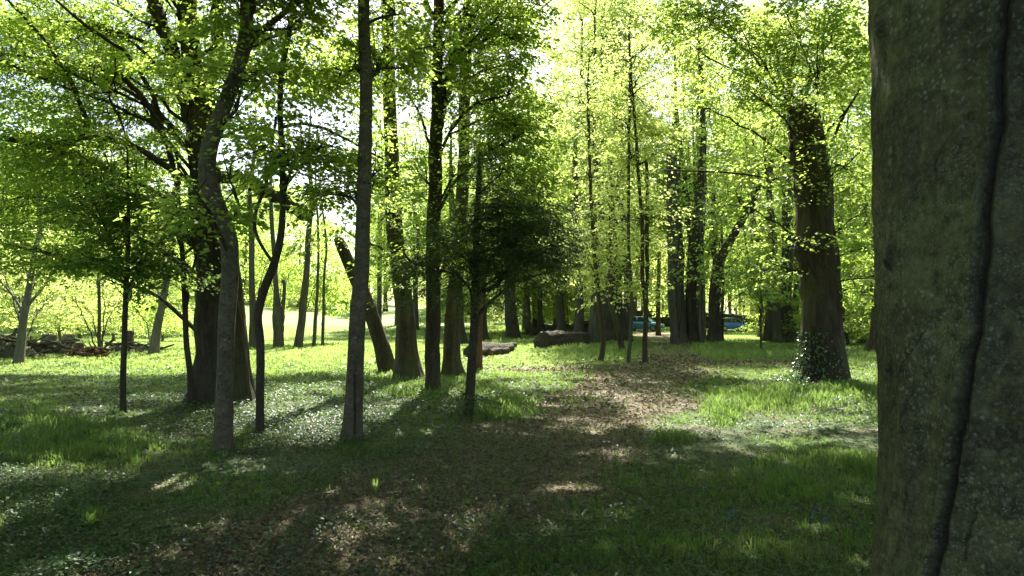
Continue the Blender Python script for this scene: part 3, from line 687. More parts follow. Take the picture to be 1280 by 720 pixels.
# --- crowns: blobs of sprays (tree, px, py, distance, rx px, ry px, depth m, count)
BL = {
 'massive': [(95, 50, 14.3, 175, 85, 2.2, 250), (60, 190, 13.9, 140, 75, 1.8, 160), (175, 190, 14.3, 90, 90, 1.6, 80), (105, 285, 13.8, 140, 55, 1.8, 105), (60, 330, 13.5, 90, 30, 1.2, 30), (235, 90, 14.4, 85, 110, 1.2, 60), (60, 90, 11.4, 120, 70, .9, 50), (70, 190, 11.2, 120, 40, .8, 34), (240, 110, 11.6, 50, 90, .7, 26), (330, 60, 14.5, 60, 70, 1.2, 34)],
 'curved': [(320, 110, 8.2, 60, 90, 1.1, 30), (255, 245, 7.2, 60, 30, .6, 9), (285, 160, 7.4, 45, 60, .6, 7), (330, 20, 8.5, 90, 40, 1.4, 30)],
 's_stem': [(390, 60, 9.3, 60, 70, 1.2, 34), (350, 210, 9.3, 55, 60, 1.0, 20), (410, 180, 9.4, 70, 35, .8, 18)],
 'dark_sap': [(150, 250, 10.6, 60, 55, .9, 34), (155, 325, 10.6, 55, 28, .8, 20)],
 'bent_sap': [(225, 270, 11.3, 55, 55, .9, 28), (215, 345, 11.3, 40, 22, .7, 12)],
 'smooth': [(490, 60, 9.8, 60, 60, 1.2, 30), (430, 100, 9.6, 40, 70, 1.0, 14), (470, 215, 9.6, 50, 40, .8, 10), (400, 255, 10, 40, 40, .8, 10)],
 'thick': [(480, 250, 17, 70, 70, 1.8, 50), (450, 120, 17.5, 60, 120, 2, 70), (500, 330, 17, 50, 30, 1.4, 20), (425, 290, 17.5, 32, 24, .9, 26)],
 'fork': [(560, 60, 14, 90, 80, 1.6, 85), (620, 110, 14, 60, 90, 1.2, 60), (645, 210, 13.5, 66, 80, 1.2, 75), (520, 190, 14.2, 60, 80, 1.1, 40), (630, 30, 14, 60, 50, 1.4, 50), (480, 20, 14, 60, 50, 1.2, 34), (560, 300, 14, 55, 45, 1.2, 40)],
 'pale_flare': [(600, 30, 17.5, 70, 90, 1.6, 55), (610, 160, 17.5, 60, 90, 1.5, 60), (660, 250, 17, 55, 60, 1.3, 40)],
 'stump': [(1010, 60, 15.5, 95, 85, 1.3, 75), (925, 110, 15.5, 85, 105, 1.4, 85), (1060, 200, 15.8, 50, 110, 1.2, 50), (930, 235, 15.6, 70, 60, 1.4, 60), (880, 40, 15.5, 70, 60, 1.3, 50), (1003, 128, 15.6, 44, 26, .5, 16), (1030, 300, 15.4, 40, 14, .5, 8), (1075, 330, 17, 40, 60, 1.2, 30), (960, 320, 16.5, 45, 45, 1.2, 26)],
 'slA': [(735, 150, 25, 50, 130, 2, 90), (730, 300, 25, 45, 50, 2, 40)], 'slB': [(765, 250, 27, 45, 90, 2, 70), (770, 340, 27, 40, 40, 1.6, 30)], 'slC': [(785, 130, 25, 45, 120, 2, 80)],
 'slD': [(800, 110, 25, 50, 120, 2, 100), (805, 270, 25, 45, 60, 2, 50), (790, 350, 25, 40, 30, 1.5, 24)],
 'oakA': [(845, 180, 35, 60, 120, 3, 110), (850, 300, 34, 50, 50, 2, 50)], 'oakB': [(880, 160, 35, 60, 110, 3, 110), (890, 280, 35, 40, 50, 2, 40)], 'oakC': [(915, 290, 34, 50, 60, 2.5, 70), (930, 350, 34, 40, 28, 2, 34)],
 'slE': [(880, 340, 33, 25, 30, 1.5, 16), (880, 250, 33, 35, 60, 2, 30)], 'slF': [(905, 330, 39, 25, 40, 2, 20)], 'slG': [(951, 350, 29, 22, 38, .8, 26)],
 'mosst': [(980, 220, 37, 60, 120, 3, 110), (975, 340, 36, 50, 40, 2, 44)], 'leanR': [(1085, 320, 45, 40, 45, 3, 50)], 'leanR2': [(1075, 290, 50, 40, 60, 3, 50)],
 'rightE': [(1095, 180, 28, 50, 150, 2.5, 110), (1080, 330, 28, 40, 40, 2, 30)],
 'bgA': [(40, 330, 27, 70, 55, 2.5, 80), (30, 390, 27, 50, 30, 2, 26)], 'bgB': [(122, 300, 33, 50, 80, 2.5, 70), (115, 385, 33, 45, 30, 2, 40)], 'bgC': [(212, 300, 34, 55, 70, 2.5, 80), (190, 385, 34, 45, 30, 2, 34)],
 'bgD': [(315, 320, 41, 40, 60, 3, 50)], 'bgE': [(350, 330, 41, 40, 55, 3, 60)], 'bgF': [(388, 310, 42, 45, 70, 3, 80)], 'bgG': [(402, 350, 43, 30, 40, 2, 30)], 'bgH': [(415, 360, 44, 30, 40, 2, 36)],
 'bgI': [(570, 320, 50, 40, 60, 3, 50)], 'bgJ': [(602, 330, 52, 35, 50, 3, 46)], 'bgK': [(640, 330, 55, 40, 55, 3, 60)], 'bgL': [(662, 340, 60, 35, 45, 3, 50)], 'bgM': [(695, 320, 66, 40, 60, 3, 70)], 'bgN': [(702, 350, 68, 30, 35, 3, 40)],
 'bgO': [(825, 320, 62, 35, 70, 3, 60)], 'bgP': [(732, 330, 72, 40, 55, 3, 70)],
}
LEAFMAT = dict(massive='leaf_mid', curved='leaf_mid', s_stem='leaf_mid', dark_sap='leaf_deep', bent_sap='leaf_deep', smooth='leaf_mid', thick='leaf_mid', fork='leaf_mid', pale_flare='leaf_mid', stump='leaf_bright',
               slA='leaf_pale', slB='leaf_pale', slC='leaf_pale', slD='leaf_pale', oakA='leaf_bright', oakB='leaf_bright', oakC='leaf_mid', mosst='leaf_bright', rightE='leaf_bright', slE='leaf_bright', slF='leaf_mid', slG='leaf_deep',
               bgA='leaf_pale', bgB='leaf_pale', bgC='leaf_mid')
for i, (k, bl) in enumerate(BL.items()):
    for j, b in enumerate(bl):
        c = blob(*b[:6], int(b[6] * 1.9), seed=i * 7 + j, thr=.36)
        c = c[c[:, 2] > 1.4] if TR[k]['d'] < 30 else c[c[:, 2] > 1.9]
        TR[k]['spr'].append(thin(c, .75 if TR[k]['d'] < 20 else (.35 if k[:2] in ('sl', 'bg') else .85)))

# --- extra tall trees outside the frame whose crowns shade the glade
OFF = [('offL', (-13.5, 12)), ('offL2', (-15.5, 17)), ('offR', (11.5, 9)), ('offR2', (14, 17.5)), ('offB', (-4, -3.5)), ('offB2', (6.5, -4.5)), ('offR3', (24, 26)), ('offL3', (-19, 22))]
OFFLAB = {'offL': 'unseen tall dark-barked tree added to shade the glade, beyond the meadow side', 'offL2': 'unseen tall dark-barked tree added for shade on the meadow side, deeper in', 'offR': 'unseen tall dark-barked tree added for shade past the huge beech', 'offR2': 'unseen tall dark-barked tree added for shade deeper in, past the huge beech',
          'offB': 'unseen tall dark-barked tree added for shade behind the viewer, by the path', 'offB2': 'unseen tall dark-barked tree added for shade behind the viewer, off the path', 'offR3': 'unseen tall dark-barked tree added for shade far beyond the broken trunk', 'offL3': 'unseen tall dark-barked tree added for shade at the far meadow side'}
for k, (x, y) in OFF:
    z0 = float(gz(x, y)); zz = np.linspace(0, 21, 8)
    P = np.stack([x + np.cumsum(RS.normal(size=8)) * .12, y + np.cumsum(RS.normal(size=8)) * .12, z0 - .1 + zz], 1)
    TR[k] = dict(name='broadleaf_tree', mat='bark_dark', d=abs(y), P=P, R=np.linspace(.3, .05, 8), label=OFFLAB[k], flare=.35, rough=.14, lobes=5, group=None, broken=False, base=np.array([x, y, z0]), limbs=[], H=18, spr=[])

# the huge near beech
BX, BY, BR = 1.70, 2.03, .55
TR['beech'] = dict(base=np.array([BX, BY, 0]), P=np.array([[BX, BY, z] for z in np.linspace(0, 18, 10)]), spr=[], H=18, d=2.)

# --- canopy: sprays above the frame, spread over the tall trees, placed to shade the ground around the sun patches
HOST = ['curved', 'smooth', 'massive', 'thick', 'fork', 'pale_flare', 'beech'] + [k for k, _ in OFF]
def canopy(n, x0=-21, x1=21, y0=-9, y1=25, seed=11):
    rs = np.random.RandomState(seed)
    gx = x0 + rs.rand(n) * (x1 - x0); gy = y0 + rs.rand(n) * (y1 - y0)
    l = lit(gx, gy)
    wob = fbm(gx * .5, gy * .5, seed=61, o=2)
    # shade already thrown by the crowns one sees: leaf area per square metre of ground
    H2 = np.zeros((60, 60)); cell = .9
    for t in TR.values():
        for c in t['spr']:
            if len(c) and t['d'] < 22:
                sx, sy = shadow_of(c); ix = ((sx + 27) / cell).astype(int); iy = ((sy + 12) / cell).astype(int)
                ok = (ix >= 0) & (ix < 60) & (iy >= 0) & (iy < 60); np.add.at(H2, (ix[ok], iy[ok]), .16 / cell ** 2)
    have = H2[np.clip(((gx + 27) / cell).astype(int), 0, 59), np.clip(((gy + 12) / cell).astype(int), 0, 59)]
    keep = rs.rand(n) < np.clip((1 - 1.25 * l), 0, 1) * (.55 + .6 * sst(.35, .6, wob)) * np.clip(1 - have / 1.6, np.where(gx < .5, .06, .14), 1)
    # on the far side the frame shows the crowns themselves: leave those to the blobs
    gx, gy = gx[keep], gy[keep]
    zmin = np.maximum(7.0, .93 * gy + 4.6); zmax = np.minimum(np.maximum(zmin + 4.5, 12), 23.5)
    ok = zmin < 22; gx, gy, zmin, zmax = gx[ok], gy[ok], zmin[ok], zmax[ok]
    z = zmin + rs.rand(len(gx)) * (zmax - zmin)
    t = z / SUN[2]
    P = np.stack([gx + SUN[0] * t, gy + SUN[1] * t, z], 1)
    hb = np.array([TR[h]['base'][:2] for h in HOST])
    dd = np.hypot(P[:, None, 0] - hb[None, :, 0], P[:, None, 1] - hb[None, :, 1]) * (1 + .25 * rs.rand(len(P), len(HOST)))
    w = np.argmin(dd, 1)
    for i, h in enumerate(HOST):
        TR[h].setdefault('can', []).append(P[w == i])
    print('canopy sprays', len(P))
canopy(17000); canopy(2600, .5, 10, -3, 9.5, 12); canopy(1500, -7, .5, -3, 5, 13); canopy(1000, -15, -2.5, 4.5, 15, 14); canopy(1300, -22, -2, 14, 19.5, 15)

def bark_of(k): return TR[k]['mat']
for k, t in TR.items():
    if k == 'beech': continue
    e = empty(t['name'], t['base'], t['label'], {'broadleaf_tree': 'tree', 'young_tree': 'sapling', 'slender_tree': 'tree', 'leaning_tree': 'tree', 'yew_tree': 'yew', 'tree_snag': 'dead tree', 'broken_tree': 'dead tree', 'rotten_stump': 'stump'}[t['name']])
    wpx = t['R'][0] * 2 / max(t['d'], 3) * FPX
    seg = int(np.clip(wpx * 1.1, 8, 72)) if k != 'smooth' else 90; step = max(.03, t['d'] / FPX * 3.5)
    step = max(step, .06 if t['d'] < 20 else .12)
    P, R = resample(t['P'], t['R'], step)
    P[:, :2] += (np.stack([vn(P[:, 2] * 1.3, P[:, 2] * 0 + (sum(map(ord, k)) % 97), seed=5), vn(P[:, 2] * 1.3, P[:, 2] * 0 + 50, seed=6)], 1) - .5) * R[:, None] * .25 * sst(.2, 1.6, P[:, 2:3])
    acc = Acc(); addtube(acc, P, R, seg, 0, rough=t['rough'], flare=t['flare'], seed=abs(sum(map(ord, k))) % 50, lobes=t['lobes'], groove=(PI + .2, .1, 1.15, .09, .45) if k == 'smooth' else None)
    if t['broken'] and k in ('stump', 'rot', 'leaner', 'snag'):
        up_ = P[-1] - P[max(0, len(P) - 12)]; up_ = up_ / np.linalg.norm(up_)
        # splintered spikes round the broken top
        for q in range(7):
            a = q * 2 * PI / 7 + .4; rr = R[-8] * .75 if len(R) > 8 else R[-1]
            big = k in ('stump', 'rot'); c = P[-10 if k == 'stump' else -5]; rr = rr if big else R[-5] * .6; s = c + np.array([math.cos(a) * rr, math.sin(a) * rr, 0]) - up_ * .25; tp = s + np.array([math.cos(a) * .04, math.sin(a) * .04, 0]) + up_ * (.35 + (.3 if big else .22) * RS.rand())
            PP, RR = resample([s, (s + tp) / 2, tp], [.1, .07, .008], .08); addtube(acc, PP, RR * (1.0 if k == 'stump' else (.8 if big else .55)), 6, 0, rough=.2, seed=q)
    mk('trunk', acc.verts(), acc.faces(), [t['mat']], e, t['base'], smooth=True)
    for li, lm in enumerate(t['limbs']):
        LP = []; LR = []
        for q in lm:
            dd = t['d'] + q[3]; LP.append(at(q[0], q[1], dd)); LR.append(q[2] * .5 / FPX * dd * math.cos(math.atan((q[0] - 640) / FPX)))
        LP[0] = LP[0] + 0; PP, RR = resample(LP, LR, max(.08, step)); PP = PP + (np.stack([vn(np.arange(len(PP)) * .6, np.full(len(PP), 3. + li), seed=s) for s in (1, 2, 3)], 1) - .5) * RR[:, None] * .8
        acc = Acc(); addtube(acc, PP, RR, int(np.clip(LR[0] * 2 / t['d'] * FPX, 6, 24)), 0, rough=min(t['rough'], .12), seed=li)
        mk('limb', acc.verts(), acc.faces(), [t['mat']], e, t['base'], smooth=True)
    d = t['d']
    crown_C = [c for c in t['spr'] if len(c)]
    mat = LEAFMAT.get(k, 'leaf_mid' if d < 30 else ('leaf_bright' if RS.rand() < .6 else 'leaf_pale'))
    leaf_v = np.concatenate(crown_C) if crown_C else np.zeros((0, 3))
    can = np.concatenate(t['can']) if t.get('can') else np.zeros((0, 3))
    if k == 'yew': continue
    if len(leaf_v):
        ls = .074 * max(1, d / 13) ** .78
        per = int(np.clip(74 * (12 / max(d, 8)) ** .35, 32, 84))
        rootp = P
        build_crown('crown', e, t['base'], leaf_v, rootp, mat, ls, per, L=.95 * max(1, d / 16) ** .6, limbs=int(np.clip(len(leaf_v) / 14, 3, 22)), twigs=d < 30, limbr=1. if d > 12 else .8, sunthin=(.6 if k[:2] == 'sl' else (.35 if k[:2] == 'bg' else .93)) if d < 60 else 0)
    if len(can):
        build_crown('shade_crown' if len(leaf_v) else 'crown', e, t['base'], can, P[P[:, 2] > min(7.5, P[-1][2] * .6)], 'leaf_mid', .14, 52, L=1.35, limbs=int(np.clip(len(can) / 25, 3, 24)), twigs=False, clear=False, limbr=1.1, sunthin=.96)  # unseen leaf sprays added above the frame to shade the ground
print('trees', time.time() - T0)

# yew foliage: long drooping sprays of narrow dark needles
t = TR['yew']; e = [o for o in COL.objects if o.name.startswith('yew_tree')][0]
ys = [(655, 265, 10.7, 60, 60, .7, 60), (650, 310, 10.6, 70, 40, .7, 46), (640, 290, 10.7, 78, 55, .8, 70), (575, 300, 10.8, 62, 55, .8, 50), (520, 310, 10.9, 42, 40, .6, 18), (690, 295, 10.7, 38, 42, .5, 22), (625, 225, 10.8, 50, 45, .6, 26), (620, 350, 10.8, 70, 22, .6, 16), (545, 350, 10.8, 50, 18, .6, 10), (590, 505, 10.8, 24, 20, .35, 8)]
C = np.concatenate([blob(*b, seed=90 + i, thr=.42, fq=1.8) for i, b in enumerate(ys)])
yP, _ = resample(t['P'], t['R'], .1)
build_crown('crown', e, t['base'], C, yP, 'needle', .085, 95, L=.62, droop=.8, asp=.20, limbs=14, limbr=.7, clear=False)

# ================================================================== THE HUGE NEAR BEECH
def cyl_hit(px, py):
    r = ray(px, py); o = np.array([0, 0, CAMZ])
    a = r[0] ** 2 + r[1] ** 2; b = -2 * (r[0] * BX + r[1] * BY); c = BX ** 2 + BY ** 2 - BR ** 2
    D = b * b - 4 * a * c
    if D < 0: D = 0
    t = (-b - math.sqrt(D)) / (2 * a); p = o + r * t
    return math.atan2(p[1] - BY, p[0] - BX), p[2]
def build_beech():
    e = empty('beech_tree', (BX, BY, 0), 'huge smooth-barked beech filling one side, with lichen spots and a long seam down its bark', 'tree')
    nth = 620
    zs = np.concatenate([np.linspace(-.15, .5, 40)[:-1], np.linspace(.5, 2.9, 470)[:-1], np.linspace(2.9, 9, 60)])
    th = np.linspace(0, 2 * PI, nth, endpoint=False)
    TH, Z = np.meshgrid(th, zs)
    prof = np.interp(Z, [-.2, .1, .5, 1.0, 1.6, 2.6, 4, 9], [.88, .78, .61, BR + .005, BR, BR + .0, BR - .03, BR - .14])
    cx, cy = np.cos(TH), np.sin(TH)
    low = fbm(cx * 1.3 + 4, cy * 1.3, Z * .55, seed=71, o=3) - .5
    fine = fbm(cx * 7 + 4, cy * 7, Z * 4.5, seed=72, o=4) - .5
    vert = fbm(cx * 12, cy * 12, Z * 1.3, seed=73, o=3) - .5
    wr = fbm(cx * 5, cy * 5, Z * 14, seed=74, o=3) - .5           # horizontal wrinkles
    fl = fbm(cx * 22, cy * 22, Z * 16, seed=79, o=3) - .5
    flake = np.maximum(0, fbm(cx * 3.5, cy * 3.5, Z * 3, seed=80) - .5) * 5
    rad = prof + low * .075 + fine * .026 + vert * .008 + wr * .008 + fl * .012 * np.clip(flake, .25, 1.3)
    def line_dist(pts, wob=.012):
        q = [cyl_hit(*p) for p in pts]
        A = np.array([a for a, _ in q]); ZZ = np.array([z for _, z in q]); o = np.argsort(ZZ); A, ZZ = A[o], ZZ[o]
        A = np.unwrap(A)
        a = np.interp(Z, ZZ, A); inside = sst(ZZ[0] - .03, ZZ[0] + .05, Z) * (1 - sst(ZZ[-1] - .05, ZZ[-1] + .03, Z))
        d = (TH - a + PI) % (2 * PI) - PI
        d = d * BR + (fbm(Z * 9, Z * 0 + A[0] * 3, seed=75) - .5) * wob * 2
        return d, inside
    crack = np.zeros_like(rad)
    # main seam: a deep fold, one lip standing over the other
    d, ins = line_dist([(1256, -60), (1249, 60), (1243, 130), (1232, 240), (1222, 330), (1218, 400), (1206, 470), (1196, 540), (1186, 600), (1176, 660), (1166, 730), (1160, 800)])
    rad += ins * (.014 * np.exp(-((d + .016) / .011) ** 2) + .012 * np.exp(-((d - .030) / .012) ** 2) * (.4 + fbm(Z * 4, Z * 0 + 3, seed=81)) - .030 * np.exp(-((d - .006) / .008) ** 2) - .008 * np.exp(-((d - .020) / .005) ** 2) - .024 * sst(0.0, .05, d) * (1 - sst(.25, .7, d)))
    crack = np.maximum(crack, ins * np.maximum(.9 * np.exp(-((d - .006) / .009) ** 2), .45 * np.exp(-((d - .018) / .014) ** 2) * (.5 + fbm(Z * 7, TH * 5, seed=82))))
    for pts, w, dep in (([(1136, 170), (1130, 215), (1118, 262), (1108, 330)], .004, .009), ([(1190, 362), (1172, 372), (1150, 410), (1140, 425), (1118, 490), (1112, 500), (1104, 560), (1104, 640), (1112, 730)], .004, .010),
                        ([(1150, 560), (1134, 610), (1130, 670), (1128, 730)], .004, .010), ([(1142, 480), (1128, 520), (1120, 560)], .005, .01), ([(1180, 170), (1160, 205), (1166, 230)], .005, .006), ([(1212, 640), (1206, 690), (1204, 740)], .005, .008)):
        d, ins = line_dist(pts, .03)
        d = d + (fbm(Z * 40, TH * 3, seed=85) - .5) * .012; ins = ins * sst(.30, .55, fbm(Z * 14, Z * 0 + pts[0][0], seed=86))
        rad += ins * (-dep * np.exp(-(d / w) ** 2) + dep * .45 * np.exp(-((d - w * 2.4) / (w * 1.3)) ** 2))
        crack = np.maximum(crack, ins * np.exp(-(d / (w * 1.0)) ** 2) * .9)
    for (px, py, r, h) in ((1100, 30, .040, .035), (1109, 318, .040, .038), (1106, 352, .022, .02), (1196, 20, .05, .012), (1108, 462, .015, .028), (1232, 420, .05, .01), (1170, 235, .03, .008)):
        a, z = cyl_hit(px, py); d = ((TH - a + PI) % (2 * PI) - PI) * BR
        q = np.hypot(d, Z - z) / r
        rad += h * np.exp(-q ** 2) * (1 + .7 * (vn(cx * 30, cy * 30, Z * 22, seed=76) - .5)) - h * .5 * np.exp(-(q / .35) ** 2)
        crack = np.maximum(crack, .8 * np.exp(-((q - .9) / .35) ** 2) * vn(cx * 18, cy * 18, Z * 18, seed=78))
    V = np.stack([BX + cx * rad, BY + cy * rad, Z], -1).reshape(-1, 3)
    nz = len(zs); i = np.arange(nz - 1)[:, None] * nth; j = np.arange(nth)[None]
    F = np.stack([i + j, i + (j + 1) % nth, i + nth + (j + 1) % nth, i + nth + j], -1).reshape(-1, 4)
    m, nt, out = newmat('beech_bark')
    v = mapping(nt, (1, 1, 1)); vs = mapping(nt, (1, 1, .45)); vh = mapping(nt, (1, 1, 5))
    n1 = noise(nt, vs, 3.2, 8, .68, .5); n2 = noise(nt, v, 22, 8, .7); n3 = noise(nt, v, 1.8, 4, .55); n4 = noise(nt, v, 75, 5, .65); n5 = noise(nt, vh, 3, 5, .6)
    sep = nt.nodes.new('ShaderNodeSeparateXYZ'); nt.links.new(v, sep.inputs[0])
    grey = ramp(nt, n1, [(.36, (.006, .004, .003)), (.46, (.020, .015, .009)), (.56, (.042, .033, .020)), (.70, (.11, .092, .062))])
    green = ramp(nt, n2, [(.35, (.035, .036, .013)), (.65, (.15, .145, .06))])
    # algae grow on the rim that faces the glade
    gm = nt.nodes.new('ShaderNodeMath'); gm.operation = 'ADD'; nt.links.new(maprange(nt, sep.outputs['X'], -.52, -.28, .62, -.12), gm.inputs[0]); nt.links.new(maprange(nt, n3, .35, .65, -.25, .35), gm.inputs[1])
    col = mixc(nt, maprange(nt, gm.outputs[0], 0, .8, 0, 1), grey, green)
    col = mixc(nt, maprange(nt, n5, .5, .62, 0, .5), col, (.03, .024, .016))
    col = mixc(nt, maprange(nt, n4, .5, .62, 0, .5), col, (.17, .15, .105))
    # lichen rosettes in patches
    tot = None
    for (sc_, lo, hi, ms, ma, mb) in ((55, .14, .40, 2.6, .52, .58), (20, .12, .34, 2.2, .58, .64), (120, .15, .45, 3.5, .48, .58)):
        vo = nt.nodes.new('ShaderNodeTexVoronoi'); vo.inputs['Scale'].default_value = sc_; vo.inputs['Randomness'].default_value = 1
        nd = nt.nodes.new('ShaderNodeTexNoise'); nd.inputs['Scale'].default_value = sc_ * 1.3; nt.links.new(v, nd.inputs['Vector'])
        mxv = nt.nodes.new('ShaderNodeMix'); mxv.data_type = 'VECTOR'; mxv.inputs[0].default_value = .012; nt.links.new(v, mxv.inputs[4]); nt.links.new(nd.outputs['Color'], mxv.inputs[5])
        nt.links.new(mxv.outputs[1], vo.inputs['Vector'])
        s = maprange(nt, vo.outputs['Distance'], lo, hi, 1, 0)
        k = nt.nodes.new('ShaderNodeMath'); k.operation = 'MULTIPLY'; nt.links.new(s, k.inputs[0]); nt.links.new(maprange(nt, noise(nt, v, ms, 3, .6), ma, mb), k.inputs[1])
        # only some cells carry a rosette
        kk = nt.nodes.new('ShaderNodeMath'); kk.operation = 'MULTIPLY'; nt.links.new(k.outputs[0], kk.inputs[0]); sc2 = nt.nodes.new('ShaderNodeSeparateColor'); nt.links.new(vo.outputs['Color'], sc2.inputs[0]); nt.links.new(maprange(nt, sc2.outputs[0], .35, .6), kk.inputs[1])
        tot = kk.outputs[0] if tot is None else (lambda a, b: (nt.links.new(a, mm.inputs[0]), nt.links.new(b, mm.inputs[1]), mm.outputs[0])[2])(tot, kk.outputs[0]) if (mm := nt.nodes.new('ShaderNodeMath')) and setattr(mm, 'operation', 'MAXIMUM') is None else tot
    lm = nt.nodes.new('ShaderNodeMath'); lm.operation = 'MULTIPLY'; nt.links.new(tot, lm.inputs[0]); lm.inputs[1].default_value = .65
    col = mixc(nt, lm.outputs[0], col, (.27, .27, .19))
    ca = nt.nodes.new('ShaderNodeAttribute'); ca.attribute_name = 'crack'
    col = mixc(nt, ca.outputs['Fac'], col, (.030, .022, .016))
    p = nt.nodes.new('ShaderNodeBsdfPrincipled'); p.inputs['Roughness'].default_value = .8; p.inputs['Specular IOR Level'].default_value = .25
    nt.links.new(col, p.inputs['Base Color'])
    b1 = nt.nodes.new('ShaderNodeBump'); b1.inputs['Strength'].default_value = 1; b1.inputs['Distance'].default_value = .02
    nt.links.new(n2, b1.inputs['Height'])
    b2 = nt.nodes.new('ShaderNodeBump'); b2.inputs['Strength'].default_value = .5; b2.inputs['Distance'].default_value = .006
    nt.links.new(n5, b2.inputs['Height']); nt.links.new(b1.outputs[0], b2.inputs['Normal']); nt.links.new(b2.outputs[0], p.inputs['Normal'])
    nt.links.new(p.outputs[0], out.inputs[0])
    o = mk('trunk', V, [(F, 0)], [m], e, (BX, BY, 0), smooth=True)
    a = o.data.attributes.new('crack', 'FLOAT', 'POINT'); a.data.foreach_set('value', np.clip(crack, 0, 1).ravel().astype(np.float32))
    # the trunk goes on above the frame and splits into great limbs
    M['beech'] = m
    for k in range(5):
        a = k * 2 * PI / 5 + .5; top = np.array([BX, BY, 8.6])
        PP, RR = resample([top, top + [math.cos(a) * .7, math.sin(a) * .7, 1.8], top + [math.cos(a) * 2.4, math.sin(a) * 2.4, 5], top + [math.cos(a) * 4, math.sin(a) * 4, 8]], [.26, .2, .12, .03], .2)
        acc = Acc(); addtube(acc, PP, RR, 16, 0, rough=.06, seed=k); l = mk('limb', acc.verts(), acc.faces(), ['beech'], e, (BX, BY, 0), smooth=True)
        a2 = l.data.attributes.new('crack', 'FLOAT', 'POINT')
    can = TR['beech'].get('can')
    if can:
        can = np.concatenate(can); rp = np.array([[BX, BY, z] for z in np.linspace(6, 13, 12)])
        build_crown('crown', e, (BX, BY, 0), can, rp, 'leaf_mid', .14, 46, L=1.35, limbs=20, twigs=False, clear=False, limbr=1.6)  # unseen beech leaves, their places chosen for the shade they throw
build_beech()
print('beech', time.time() - T0)

# ================================================================== FAR WOODLAND: shared variants, copied
def far_variant(seed, H, R, n, leaf, low, mat, per=34):
    rs = np.random.RandomState(seed)
    e = bpy.data.objects.new('woodland_tree', None)
    zz = np.linspace(0, H * .9, 9); P = np.stack([np.cumsum(rs.normal(size=9)) * .12, np.cumsum(rs.normal(size=9)) * .12, zz - .1], 1)
    Rr = np.interp(zz, [0, .6, H], [.012 * H + .04 * R, .009 * H + .025 * R, .03])
    PP, RR = resample(P, Rr, .35); acc = Acc(); addtube(acc, PP, RR, 10, 0, rough=.1, flare=.2, seed=seed)
    if seed % 2:
        a = rs.rand() * 6; q = [PP[8], PP[8] + [math.cos(a) * .6, math.sin(a) * .6, 2.], PP[8] + [math.cos(a) * 1.4, math.sin(a) * 1.4, H * .5]]
        QQ, QR = resample(q, [RR[8] * .6, RR[8] * .5, .03], .35); addtube(acc, QQ, QR, 7, 0, rough=.1)
    tr = mk('trunk', acc.verts(), acc.faces(), ['bark_far'], None, (0, 0, 0), smooth=True, link=False)
    C = []
    nb = 15
    for b in range(nb):
        h = low + (H - low) * rs.rand() ** .85; rr = R * math.sqrt(max(.12, 1 - ((h - low - (H - low) * .35) / ((H - low) * .68)) ** 2)) 
        a = rs.rand() * 2 * PI; c = np.array([math.cos(a) * rr * .6, math.sin(a) * rr * .6, h])
        q = rs.normal(size=(n // nb, 3)); q /= np.linalg.norm(q, axis=1)[:, None]; q *= rs.rand(len(q))[:, None] ** .45
        C.append(c + q * np.array([R * .55, R * .55, H * .10]))
    C = np.concatenate(C); C = C[C[:, 2] > low * .8]
    cr = build_crown('crown', None, (0, 0, 0), C, PP, mat, leaf, per, L=1.5, rs=rs, limbs=12, twigs=False, clear=False)
    COL.objects.unlink(cr)
    return e, tr, cr
VAR = [far_variant(101, 21, 4.6, 760, .18, 2.4, 'leaf_mid'), far_variant(102, 18, 4.2, 700, .17, 1.8, 'leaf_pale'), far_variant(103, 24, 5.0, 860, .18, 3.0, 'leaf_bright'), far_variant(104, 17, 4.4, 680, .17, 1.4, 'leaf_bright'), far_variant(105, 20, 4.2, 700, .18, 2.2, 'leaf_mid')]
TALL = [far_variant(301, 21, 2.8, 420, .13, 4.5, 'leaf_pale', 30), far_variant(302, 19, 2.4, 380, .13, 3.4, 'leaf_pale', 30), far_variant(303, 22, 3.0, 440, .14, 4.0, 'leaf_mid', 30)]
SHR = [far_variant(201, 4.2, 2.3, 170, .13, .5, 'leaf_mid', 36), far_variant(202, 3.4, 2.4, 160, .12, .35, 'leaf_mid', 36), far_variant(203, 5, 2.2, 180, .13, .6, 'leaf_pale', 36)]
def place(var, x, y, s, rz, name, label, cat, group):
    e0, t0, c0 = var
    e = e0.copy(); e.name = name; COL.objects.link(e); e.location = (x, y, float(gz(x, y)) - .05); e.rotation_euler = (0, 0, rz); e.scale = (s, s, s)
    tag(e, label, cat, group)
    for c in (t0, c0):
        q = c.copy(); q.parent = e; COL.objects.link(q)
    return e
rs = np.random.RandomState(55)
far_spots = []
def scatter(n, ymin, ymax, xlim, mind, reject):
    k = 0; tries = 0
    while k < n and tries < 6000:
        tries += 1
        y = ymin + (ymax - ymin) * rs.rand(); x = (rs.rand() * 2 - 1) * y * xlim
        px = 640 + FPX * x / y
        if reject(px, x, y): continue
        if any((x - a) ** 2 + (y - b) ** 2 < mind ** 2 for a, b in far_spots): continue
        far_spots.append((x, y)); k += 1
        yield x, y, px
